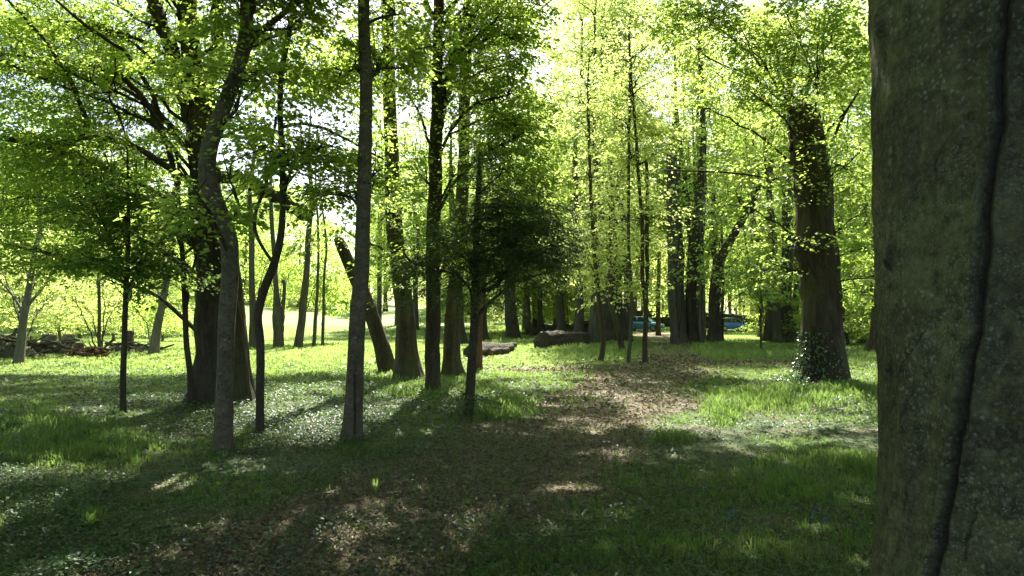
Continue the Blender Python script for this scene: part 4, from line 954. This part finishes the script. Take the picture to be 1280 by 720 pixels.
# trees at 48..80 m (not on the open meadow), then the belt behind
def rejA(px, x, y):
    if 250 < px < 500 and y < 110: return True
    if px < 520 and y < 64: return True
    if px < 760 and y < 54: return True
    if y < 50: return True
    if 770 < px < 850 and y < 100: return True
    if 880 < px < 945 and y < 88: return True
    return False
for x, y, px in scatter(58, 42, 84, .86, 3.6, rejA):
    v = VAR[rs.randint(len(VAR))]
    side = 'beyond the brush piles' if px < 260 else ('past the dead logs' if px < 740 else 'around the wall and parked cars')
    place(v, x, y, .75 + .35 * rs.rand(), rs.rand() * 6.28, 'woodland_tree', 'one of many leafy sunlit trees of the wood ' + side, 'tree', 'woodland trees ' + side)
for x, y, px in scatter(150, 86, 175, .9, 5.5, lambda px, x, y: (y < 100 and (250 < px < 500)) or (y < 128 and 330 < px < 480)):
    v = VAR[rs.randint(len(VAR))]
    place(v, x, y, .85 + .4 * rs.rand(), rs.rand() * 6.28, 'woodland_tree', 'one of the pale trees closing the view at the wood edge', 'tree', 'trees of the farthest belt')
for i in range(26):
    y = 100 + 50 * rs.rand(); x = (-300 * rs.rand() - 60 - 60) / FPX * y
    place(SHR[rs.randint(3)], x, y, 1.1 + .6 * rs.rand(), rs.rand() * 6.28, 'shrub', 'one of the pale bushes along the crest beyond the bright meadow', 'shrub', 'bushes along the meadow crest')
for x, y, px in scatter(46, 36, 90, .82, 2.2, lambda px, x, y: (230 < px < 520) or (px < 250 and y < 46) or (770 < px < 945 and y < 86) or (520 < px < 770 and y < 60)):
    v = SHR[rs.randint(len(SHR))]
    side = 'behind the brush piles' if px < 260 else ('past the logs' if px < 780 else 'by the wall')
    place(v, x, y, .7 + .45 * rs.rand(), rs.rand() * 6.28, 'shrub', 'one of the light green understorey bushes ' + side, 'shrub', 'understorey bushes ' + side)
for i, (px, y, s) in enumerate([(676, 58, .95), (722, 46, 1.3), (702, 52, 1.1), (776, 62, 1.5), (737, 40, 1.15), (768, 54, 1.4), (762, 48, 1.2), (846, 52, 1.4), (868, 50, 1.4), (782, 50, 1.4), (964, 56, 1.4), (700, 62, 1.), (958, 48, 1.15), (975, 42, 1.1), (1040, 39, 1.), (1075, 44, 1.05), (1125, 40, 1.), (640, 58, .95), (600, 64, 1.15), (540, 66, 1.15), (758, 64, 1.4), (878, 54, 1.15), (990, 52, 1.2), (470, 70, 1.1), (750, 50, 1.1), (862, 56, 1.3)]):
    place(TALL[i % 3], (px - 640) / FPX * y, y, s, i * 1.7, 'slender_tree', 'one of the tall slim pale-leaved trees standing between the logs and the wall', 'tree', 'tall pale-leaved trees of the glade edge')
print('far', time.time() - T0)

# ================================================================== LOGS, PILES
def log_between(name, p0, p1, w0, w1, label, cat='log', sag=.0, rough=.38, seed=1, dy1=0, mat='log'):
    """ends as ground pixels (centre line), diameters in metres"""
    a = gp(*p0); b = gp(*p1); b = b + np.array([0, dy1])
    A = np.array([a[0], a[1], float(gz(*a)) + w0 * .42]); B = np.array([b[0], b[1], float(gz(*b)) + w1 * .42])
    base = (A + B) / 2; base[2] = min(A[2] - w0 * .42, B[2] - w1 * .42)
    PP, RR = resample([A, A * .66 + B * .34 + [0, .05, .03], A * .33 + B * .67 + [0, -.05, 0], B], [w0 / 2, w0 / 2 * .96, w1 / 2 * 1.02, w1 / 2], .07)
    acc = Acc(); addtube(acc, PP, RR, 30, 0, rough=rough, seed=seed)
    e = empty(name, base, label, cat)
    mk('bark', acc.verts(), acc.faces(), [mat], e, base, smooth=True)
    # sawn/broken end discs standing 4 mm proud
    for (c, o, r) in ((PP[0], PP[1], w0 / 2), (PP[-1], PP[-2], w1 / 2)):
        d = (c - o) / np.linalg.norm(c - o); acc = Acc()
        addtube(acc, np.array([c - d * .02, c + d * .012]), np.array([r * .84, r * .8]), 20, 0); mk('cut_end', acc.verts(), acc.faces(), ['cutwood' if seed % 2 else 'log'], e, base)
    return e, PP, RR
log_between('fallen_log', (678, 437), (742, 431), .98, .86, 'long thick mossy log lying on the grass, dark and uncut at one end', seed=4)
log_between('fallen_log', (588, 448), (638, 441), .60, .44, 'weathered grey log lowest in the heap beside the dark evergreen', seed=2)
e, PP, RR = log_between('fallen_log', (596, 441), (643, 436), .5, .34, 'knotty grey log at the back of the heap beside the dark evergreen', seed=6)
log_between('fallen_log', (612, 446), (634, 443), .34, .3, 'short pale-ended log lying in front of the grey heap', seed=3)

def brush_pile(name, px, py, w, h, n, label, cat, mat, seed, r=.05, L=1.6, group=None):
    rs = np.random.RandomState(seed); g = gp(px, py); z0 = float(gz(*g)); base = np.array([g[0], g[1], z0])
    acc = Acc()
    for i in range(n):
        q = rs.rand() ** .7; c = base + np.array([rs.normal() * w * .28, rs.normal() * w * .16, h * .1 + h * .62 * rs.rand() * (1 - .0)])
        c[2] = z0 + .05 + (c[2] - z0) * math.exp(-((c[0] - base[0]) / (w * .45)) ** 2)
        a = rs.rand() * PI; l = L * (.4 + .8 * rs.rand()); d = np.array([math.cos(a), math.sin(a) * .5, rs.normal() * .28]) * l / 2
        rr = r * (.35 + 1.1 * rs.rand() ** 2)
        A_, B_ = c - d, c + d
        A_[2] = max(A_[2], z0 + .03); B_[2] = max(B_[2], z0 + .03)
        PP, RR = resample([A_, c + rs.normal(size=3) * .05, B_], [rr, rr * .85, rr * .5], .3)
        addtube(acc, PP, RR, 7, 0, rough=.15, seed=i % 40)
    # earth and rot in the heart of the pile
    m = 28; TH = np.linspace(0, 2 * PI, m, endpoint=False); rings = []
    for k, f in enumerate(np.linspace(0, 1, 9)):
        rr_ = math.cos(f * PI / 2); hh = math.sin(f * PI / 2)
        nn = .75 + .5 * vn(np.cos(TH) * 2 + seed, np.sin(TH) * 2, TH * 0 + f * 3, seed=9)
        rings.append(np.stack([base[0] + np.cos(TH) * rr_ * w * .46 * nn, base[1] + np.sin(TH) * rr_ * w * .22 * nn, z0 - .05 + hh * h * .62 * nn], 1))
    V = np.concatenate(rings); i = np.arange(8)[:, None] * m; j = np.arange(m)[None]
    acc.add(V, np.stack([i + j, i + (j + 1) % m, i + m + (j + 1) % m, i + m + j], -1).reshape(-1, 4), 0)
    o = mk(name, acc.verts(), acc.faces(), [mat], None, base, smooth=True); tag(o, label, cat, group, kind='thing'); return o
brush_pile('brush_pile', 110, 448, 1.3, .5, 44, 'rust-brown heap of cut branches at the meadow edge', 'brush pile', 'bark_red', 1, .06, 1.1)
brush_pile('brush_pile', 70, 444, 2.6, .8, 50, 'dark brush heap between the pale leaning trunk and the rust-brown heap', 'brush pile', 'bark_far', 2, .07, 1.5)
brush_pile('brush_pile', 2, 448, 3.0, 1.2, 60, 'grey brush heap on the outer side of the pale leaning trunk', 'brush pile', 'bark_far', 3, .07, 1.6)
brush_pile('brush_pile', 160, 441, 3.0, .6, 50, 'low dark brush heap near the pale far trunk across the meadow', 'brush pile', 'bark_far', 4, .06, 1.5)
brush_pile('brush_pile', 735, 421, 4.2, 1.6, 60, 'orange-brown branch heap just over the long mossy log', 'brush pile', 'bark_red', 5, .09, 2.2)
brush_pile('brush_pile', 690, 423, 4.5, 1.3, 60, 'dark log and branch heap past the long mossy log', 'brush pile', 'bark_dark', 6, .10, 2.0)
for i, (px, py, w, h, lab) in enumerate([(60, 444, 16, 26, 'cut grey stump with a dark notch in front of the dark brush heap'), (85, 440, 13, 22, 'small grey stump between two brush heaps'), (98, 447, 10, 18, 'little dark stump touching the rust-brown heap'), (40, 444, 9, 20, 'dark squat stump by the pale leaning trunk'), (160, 440, 12, 26, 'dark stump past the slim straight sapling')]):
    g = gp(px, py); z0 = float(gz(*g)); k = g[1] / FPX; base = np.array([g[0], g[1], z0])
    PP, RR = resample([base - [0, 0, .08], base + [0, 0, h * k * .5], base + [.03, 0, h * k]], [w * k * .62, w * k * .5, w * k * .46], .08)
    e = empty('tree_stump', base, lab, 'stump'); acc = Acc(); addtube(acc, PP, RR, 18, 0, rough=.25, flare=.3, seed=i); mk('bark', acc.verts(), acc.faces(), ['bark_pale' if i in (0, 1) else 'bark_far'], e, base, smooth=True)
    acc = Acc(); addtube(acc, np.array([PP[-1] - [0, 0, .02], PP[-1] + [0, 0, .012]]), np.array([RR[-1] * .85, RR[-1] * .8]), 14, 0); mk('cut_top', acc.verts(), acc.faces(), ['cutwood'], e, base)

# ================================================================== IVY on the broken trunk, small plants
def leaf_thing(name, P, Nn, size, label, cat, base, mat, asp=.9, seed=0):
    rs = np.random.RandomState(seed); n = len(P)
    D = rs.normal(size=(n, 3)) * .6 + np.array([0, 0, -.5]); D /= np.linalg.norm(D, axis=1)[:, None]
    V = leaf_quads(P, D, Nn + rs.normal(size=(n, 3)) * .35, size, asp, .1).reshape(-1, 3)
    return V
t = TR['stump']; d0 = t['d']; b = t['base']
rs = np.random.RandomState(8)
n = 1500; h = rs.rand(n) ** 3.2 * 1.25; a = -PI / 2 - 1.2 + rs.normal(size=n) * .55
rr = np.interp(h, [0, .3, 1.3], [.86, .68, .56]) + rs.rand(n) * .10; 
rr = rr + np.maximum(0, .3 - h) * rs.rand(n) * 2.4
P = np.stack([b[0] + np.cos(a) * rr, b[1] + np.sin(a) * rr, b[2] + h], 1); NN = np.stack([np.cos(a), np.sin(a), .9 + 0 * a], 1)
V = leaf_thing('ivy', P, NN, .035 + .035 * rs.rand(n), '', '', b, 'ivy', seed=2)
m = 50; aa = -PI / 2 - .95 + rs.normal(size=m) * .5; A_ = np.stack([b[0] + np.cos(aa) * .8, b[1] + np.sin(aa) * .8, b[2] + aa * 0], 1); hh = .4 + rs.rand(m); B_ = np.stack([b[0] + np.cos(aa + rs.normal(size=m) * .2) * .59, b[1] + np.sin(aa) * .59, b[2] + hh], 1)
sv, sf = sticks(A_, B_, .008, .004, .03, rs)
base_ivy = (b[0] - .5, b[1] - .7, b[2])
tag(mk('ivy', np.concatenate([V, sv]), [(np.arange(n * 4).reshape(-1, 4), 0), (sf + n * 4, 1)], ['ivy', 'twig'], None, base_ivy, rnd=rs.rand(n)), 'glossy ivy climbing the foot of the thick broken trunk, glinting white in sun', 'ivy', kind='thing')

def herb(px, py, n, L, w, label, mat, seed, name='leafy_plant', spread=.9):
    rs = np.random.RandomState(seed); g = gp(px, py); base = np.array([g[0], g[1], float(gz(*g))])
    V = []; F = []; o = 0
    for i in range(n):
        a = rs.rand() * 2 * PI; d = np.array([math.cos(a), math.sin(a), 0]); s = np.array([-d[1], d[0], 0]); l = L * (.6 + .5 * rs.rand()); k = 6
        lean = spread * (.4 + .6 * rs.rand())
        for j in range(k + 1):
            f = j / k; ww = w * math.sin(PI * min(1, f * .92 + .06)) ** .8 * .5
            c = base + d * (f * l * lean) + np.array([0, 0, l * (f * (1.15 - .75 * lean * f))])
            V += [c - s * ww + [0, 0, ww * .4], c, c + s * ww + [0, 0, ww * .4]]
        for j in range(k):
            q = o + j * 3; F += [[q, q + 1, q + 4, q + 3], [q + 1, q + 2, q + 5, q + 4]]
        o += (k + 1) * 3
    F = np.array(F); ob = mk(name, np.array(V), [(F, 0)], [mat], None, base, rnd=np.clip(.6 + .4 * rs.rand(len(F)), 0, 1), smooth=True)
    return tag(ob, label, 'plant', kind='thing')
herb(112, 664, 10, .13, .032, 'bright broad-leaved plant catching a sunbeam in the shady groundcover', 'leaf_bright', 1)
herb(752, 688, 7, .08, .03, 'small grey-green leafy weed in the shaded grass by the bare path', 'leaf_deep', 2)
herb(470, 620, 14, .20, .012, 'upright tuft of long grass at the bare path edge', 'grass', 3, 'grass_tuft', .4)
herb(1058, 476, 8, .2, .05, 'leafy weed at the sunny side of the broken trunk', 'leaf_bright', 4)
M['bluebell'] = leaf_mat('bluebell_petal', (.10, .11, .24), (.17, .18, .34), (.1, .12, .25), (.2, .22, .36), .35)
def bluebell(px, py, label, seed, n=3):
    rs = np.random.RandomState(seed); g = gp(px, py); base = np.array([g[0], g[1], float(gz(*g))]); e = empty('bluebell', base, label, 'flower')
    acc = Acc(); fl = Acc()
    for i in range(n):
        b0 = base + np.array([rs.normal() * .035, rs.normal() * .035, 0]); hh = .17 + .06 * rs.rand(); lx = rs.normal() * .03
        PP, RR = resample([b0, b0 + [lx * .4, 0, hh * .6], b0 + [lx + .02, 0, hh], b0 + [lx + .055, 0, hh + .005]], [.003, .0025, .002, .0012], .02); addtube(acc, PP, RR, 5, 0)
        for j in range(6):
            q = PP[-1 - j] if j < len(PP) else PP[-1]; c = q + np.array([rs.normal() * .008, rs.normal() * .008, -.008])
            addtube(fl, np.array([c, c - [0, 0, .009], c - [0, 0, .018]]), np.array([.003, .006, .010]), 6, 0, cap=False)
    mk('stem', acc.verts(), acc.faces(), ['grass'], e, base); mk('blossom', fl.verts(), fl.faces(), ['bluebell'], e, base)
bluebell(1018, 672, 'bluebell clump in shaded grass near the foot of the huge beech', 1, 2)
bluebell(896, 666, 'lone bluebell in shaded grass, farther from the huge beech', 3, 1)

# ================================================================== CARS, WALL, SHED, POST
M['wall_stone'] = plain_mat('dark_field_stone', (.11, .10, .08), (.03, .028, .022), 3.5, .9, .2, 0, .8)
M['shed_wall'] = plain_mat('blue_grey_boards', (.13, .17, .22), (.09, .12, .16), 2, .8)
M['shed_roof'] = plain_mat('slate_roof', (.10, .12, .16), (.06, .07, .10), 3, .6)
M['rubber'] = plain_mat('tyre_rubber', (.03, .03, .03), (.02, .02, .02), 10, .8)
M['rim'] = plain_mat('wheel_rim', (.5, .5, .52), (.4, .4, .42), 10, .3, .5, .8, 0)
M['carglass'] = plain_mat('dark_car_glass', (.03, .04, .05), (.02, .025, .03), 3, .06, 1., 0, 0)
M['lampglass'] = plain_mat('headlight_lens', (.7, .72, .75), (.5, .5, .52), 8, .1, 1., 0, 0)
def paint(name, c):
    m, nt, out = newmat(name); p = nt.nodes.new('ShaderNodeBsdfPrincipled')
    nt.links.new(ramp(nt, noise(nt, mapping(nt, (1, 1, 1)), 9, 4, .6), [(.2, tuple(x * .85 for x in c)), (.8, c)]), p.inputs['Base Color'])
    p.inputs['Roughness'].default_value = .25; p.inputs['Coat Weight'].default_value = 1; p.inputs['Coat Roughness'].default_value = .05
    nt.links.new(p.outputs[0], out.inputs[0]); return m
M['paintA'] = paint('light_blue_paint', (.07, .27, .80)); M['paintB'] = paint('mid_blue_paint', (.07, .22, .95))
def quadgrid(rows):
    """rows: list of rings (same count, closed) -> verts, quads"""
    m = len(rows[0]); V = np.concatenate([np.array(r, float) for r in rows]); i = np.arange(len(rows) - 1)[:, None] * m; j = np.arange(m)[None]
    return V, np.stack([i + j, i + (j + 1) % m, i + m + (j + 1) % m, i + m + j], -1).reshape(-1, 4)
def car(px, py, yaw, paintm, label, shift=0):
    g = gp(px, py); g = g * 1.0; base = np.array([g[0], g[1], float(gz(*g))])
    e = empty('parked_car', base, label, 'car', None); e.rotation_euler = (0, 0, yaw)
    # body lofted along x: stations (x, halfwidth, z_low, z_belt, z_top_of_body)
    st = [(-2.02, .60, .42, .62, .72), (-1.98, .74, .30, .66, .90), (-1.6, .83, .24, .74, .98), (-.9, .86, .22, .78, .96), (0, .87, .22, .78, .93), (.9, .86, .22, .76, .90), (1.4, .83, .24, .72, .84), (1.85, .76, .28, .62, .72), (2.02, .58, .38, .55, .62)]
    rows = []
    for x, hw, zl, zb, zt in st:
        rows.append([(x, -hw * .92, zl), (x, -hw, zl + .12), (x, -hw, zb), (x, -hw * .93, zt), (x, -hw * .5, zt + .03), (x, hw * .5, zt + .03), (x, hw * .93, zt), (x, hw, zb), (x, hw, zl + .12), (x, hw * .92, zl)])
    V, F = quadgrid(rows); acc = Acc(); acc.add(V, F); acc.add(V[:10].mean(0)[None], np.zeros((0, 4), int))
    c = len(V); acc.F.setdefault((3, 0), []).append(np.array([[i, (i + 1) % 10, c] for i in range(10)]))
    acc.V.append(V[-10:].mean(0)[None]); acc.n += 1; q0 = len(V) - 10
    acc.F[(3, 0)].append(np.array([[q0 + (i + 1) % 10, q0 + i, c + 1] for i in range(10)]))
    # roof and pillars
    roof = []
    for x, hw, z in ((-1.35, .60, 1.36), (-1.1, .64, 1.44), (-.3, .66, 1.48), (.25, .63, 1.44), (.42, .60, 1.38)):
        roof.append([(x, -hw, z - .05), (x, -hw * .6, z), (x, hw * .6, z), (x, hw, z - .05), (x, hw * .9, z - .08), (x, -hw * .9, z - .08)])
    V2, F2 = quadgrid(roof); acc.add(V2, F2)
    for (a, b) in (((-1.72, .74, .95), (-1.30, .60, 1.35)), ((-.45, .80, .93), (-.40, .65, 1.42)), ((1.05, .76, .9), (.38, .60, 1.38))):
        for s in (-1, 1):
            A_ = np.array(a) * [1, s, 1]; B_ = np.array(b) * [1, s, 1]; addtube(acc, np.array([A_, B_]), np.array([.05, .045]), 6)
    mk('body', acc.verts(), acc.faces(), [paintm], e, local=True, smooth=True)
    def pane(nm, pts):
        V = np.array(pts, float); nrm = np.cross(V[1] - V[0], V[2] - V[0]); nrm /= np.linalg.norm(nrm); W = np.concatenate([V, V - nrm * .02])
        mk(nm, W, [(np.array([[0, 1, 2, 3], [7, 6, 5, 4], [0, 4, 5, 1], [1, 5, 6, 2], [2, 6, 7, 3], [3, 7, 4, 0]]), 0)], ['carglass'], e, local=True)
    pane('windscreen', [(1.02, -.68, .93), (1.02, .68, .93), (.44, .55, 1.37), (.44, -.55, 1.37)])
    pane('rear_window', [(-1.74, .66, .98), (-1.74, -.66, .98), (-1.37, -.54, 1.35), (-1.37, .54, 1.35)])
    for s in (-1, 1):
        pane('side_window', [(-1.58, s * .76, .98), (-.48, s * .80, .97), (-.44, s * .66, 1.39), (-1.25, s * .62, 1.35)])
        pane('side_window', [(-.36, s * .80, .97), (.95, s * .76, .94), (.36, s * .61, 1.37), (-.34, s * .66, 1.39)])
        for x in (-1.28, 1.25):
            acc = Acc(); Y = s * .78
            addtube(acc, np.array([[x, Y - .09, .32], [x, Y - .07, .32], [x, Y + .07, .32], [x, Y + .09, .32]]), np.array([.28, .32, .32, .28]), 22); w = mk('wheel', acc.verts(), acc.faces(), ['rubber'], e, local=True, smooth=True)
            acc = Acc(); addtube(acc, np.array([[x, Y - .10, .32], [x, Y + .10, .32]]), np.array([.19, .19]), 16); mk('rim', acc.verts(), acc.faces(), ['rim'], w, local=True)
        acc = Acc(); addtube(acc, np.array([[1.90, s * .56, .60], [2.0, s * .54, .58]]), np.array([.11, .08]), 10); mk('headlight', acc.verts(), acc.faces(), ['lampglass'], e, local=True)
        acc = Acc(); addtube(acc, np.array([[.78, s * .80, .98], [.78, s * .98, 1.0]]), np.array([.05, .07]), 8); mk('wing_mirror', acc.verts(), acc.faces(), [paintm], e, local=True)
    acc = Acc(); addtube(acc, np.array([[2.0, -.3, .36], [2.0, .3, .36]]), np.array([.05, .05]), 6); mk('grille', acc.verts(), acc.faces(), ['rubber'], e, local=True)
    return e
car(804, 418, math.radians(-28), M['paintA'], 'pale blue parked car seen through the slender trees at the end of the path')
car(914, 416.2, math.radians(15), M['paintB'], 'deeper blue parked car past the sharply leaning dark trunk')

def wall(x0, y0, x1, y1, h, label, seed):
    rs = np.random.RandomState(seed); L = math.hypot(x1 - x0, y1 - y0); n = int(L / .35); base = np.array([(x0 + x1) / 2, (y0 + y1) / 2, float(gz((x0 + x1) / 2, (y0 + y1) / 2))])
    u = np.linspace(0, 1, n); d = np.array([x1 - x0, y1 - y0]) / L; nn = np.array([-d[1], d[0]])
    rows = []
    prof = [(-.32, -.1), (-.30, .3), (-.27, .6), (-.25, .85), (-.2, 1.), (0, 1.06), (.2, 1.), (.25, .85), (.30, .3), (.32, -.1)]
    for i, uu in enumerate(u):
        c = np.array([x0, y0]) + d * L * uu; z = float(gz(*c)); r = []
        for j, (o, hh) in enumerate(prof):
            jit = (vn(np.array([i * .9]), np.array([j * 1.7]), seed=seed)[0] - .5)
            top = h * (1 + .12 * (vn(np.array([i * .5]), np.array([3.]), seed=seed + 1)[0] - .5))
            q = c + nn * (o + jit * .14); r.append((q[0], q[1], z + hh * top + jit * .05 * (hh > 0)))
        rows.append(r)
    V, F = quadgrid(rows)
    o = mk('stone_wall', V, [(F, 0)], ['wall_stone'], None, base); tag(o, label, 'wall', kind='thing')
a = gp(690, 414); b = gp(1010, 413)
wall(4.5, 91, 38, 87, 1.8, 'low dark rubble wall behind the parked cars', 5)
# far shed behind the wall
sx, sy = 13., 118.; sz0 = float(gz(sx, sy)); eb = empty('shed', (sx, sy, sz0), 'long low blue-grey shed glimpsed over the logs beyond the wood', 'shed')
hw, hd, hh = 5.5, 2.5, 2.2
V = np.array([(-hw, -hd, -.2), (hw, -hd, -.2), (hw, hd, -.2), (-hw, hd, -.2), (-hw, -hd, hh), (hw, -hd, hh), (hw, hd, hh), (-hw, hd, hh)], float)
mk('wall', V, [(np.array([[0, 1, 5, 4], [1, 2, 6, 5], [2, 3, 7, 6], [3, 0, 4, 7]]), 0)], ['shed_wall'], eb, local=True)
V = np.array([(-hw - .3, -hd - .3, hh), (hw + .3, -hd - .3, hh), (hw + .3, hd + .3, hh), (-hw - .3, hd + .3, hh), (-hw - .3, 0, hh + .9), (hw + .3, 0, hh + .9)], float)
mk('roof', V, [(np.array([[0, 1, 5, 4], [2, 3, 4, 5]]), 0), (np.array([[0, 4, 3], [1, 2, 5]]), 0), (np.array([[3, 2, 1, 0]]), 0)], ['shed_roof'], eb, local=True)
for k in (-3.5, -1, 1.5):
    V = np.array([(k, -hd - .02, .9), (k + 1, -hd - .02, .9), (k + 1, -hd - .02, 1.7), (k, -hd - .02, 1.7), (k, -hd - .06, .9), (k + 1, -hd - .06, .9), (k + 1, -hd - .06, 1.7), (k, -hd - .06, 1.7)], float)
    mk('window', V, [(np.array([[4, 5, 6, 7], [0, 3, 2, 1], [0, 1, 5, 4], [1, 2, 6, 5], [2, 3, 7, 6], [3, 0, 4, 7]]), 0)], ['carglass'], eb, local=True)
# pale-topped lamp post by the farther car
g = gp(930, 415); base = np.array([g[0], g[1], float(gz(*g))]); e = empty('lamp_post', base, 'short post with a pale round lamp head beside the deeper blue car', 'lamp post')
M['post'] = plain_mat('dark_post_paint', (.04, .04, .04), (.03, .03, .03), 8, .5); M['globe'] = plain_mat('pale_lamp_head', (.75, .77, .8), (.65, .66, .7), 8, .3, .5, 0, 0)
PP, RR = resample([base, base + [0, 0, .3], base + [0, 0, 3.1]], [.09, .05, .045], .3); acc = Acc(); addtube(acc, PP, RR, 10); mk('pole', acc.verts(), acc.faces(), ['post'], e, base, smooth=True)
hz = np.linspace(0, 1, 9); acc = Acc(); addtube(acc, base + np.stack([hz * 0, hz * 0, 3.1 + hz * .42], 1), np.sin(np.clip(hz, .05, .95) * PI) * .26 + .01, 14); mk('lamp_head', acc.verts(), acc.faces(), ['globe'], e, base, smooth=True)

# ================================================================== SKY AND SUN
w = bpy.data.worlds.new('World'); scn.world = w; w.use_nodes = True; nt = w.node_tree
bg = nt.nodes.get('Background') or nt.nodes.new('ShaderNodeBackground')
sky = nt.nodes.new('ShaderNodeTexSky'); sky.sky_type = 'NISHITA'; sky.sun_disc = False; sky.sun_elevation = EL; sky.sun_rotation = AZ
sky.air_density = 1.0; sky.dust_density = 2.2; sky.ozone_density = 1.0; sky.altitude = 50
nt.links.new(sky.outputs[0], bg.inputs[0]); bg.inputs[1].default_value = .075
sl = bpy.data.lights.new('sun', 'SUN'); so = bpy.data.objects.new('sun', sl); COL.objects.link(so)
sl.energy = 5; sl.angle = math.radians(.5); sl.color = (1, .95, .86)
so.rotation_euler = Vector(-SUN).to_track_quat('-Z', 'Y').to_euler(); so.location = (0, 0, 30)

scn.view_settings.view_transform = 'Standard'; scn.view_settings.look = 'None'; scn.view_settings.exposure = 2.1; scn.view_settings.gamma = 1
c = scn.cycles
c.max_bounces = 7; c.diffuse_bounces = 4; c.glossy_bounces = 2; c.transmission_bounces = 4; c.transparent_max_bounces = 4
c.caustics_reflective = False; c.caustics_refractive = False; c.sample_clamp_indirect = 6; c.use_adaptive_sampling = True; c.adaptive_threshold = .02
try: c.use_denoising = True; c.denoiser = 'OPENIMAGEDENOISE'
except Exception as ex: print(ex)
print('done', time.time() - T0, 'faces', sum(len(o.data.polygons) for o in scn.objects if o.type == 'MESH'))
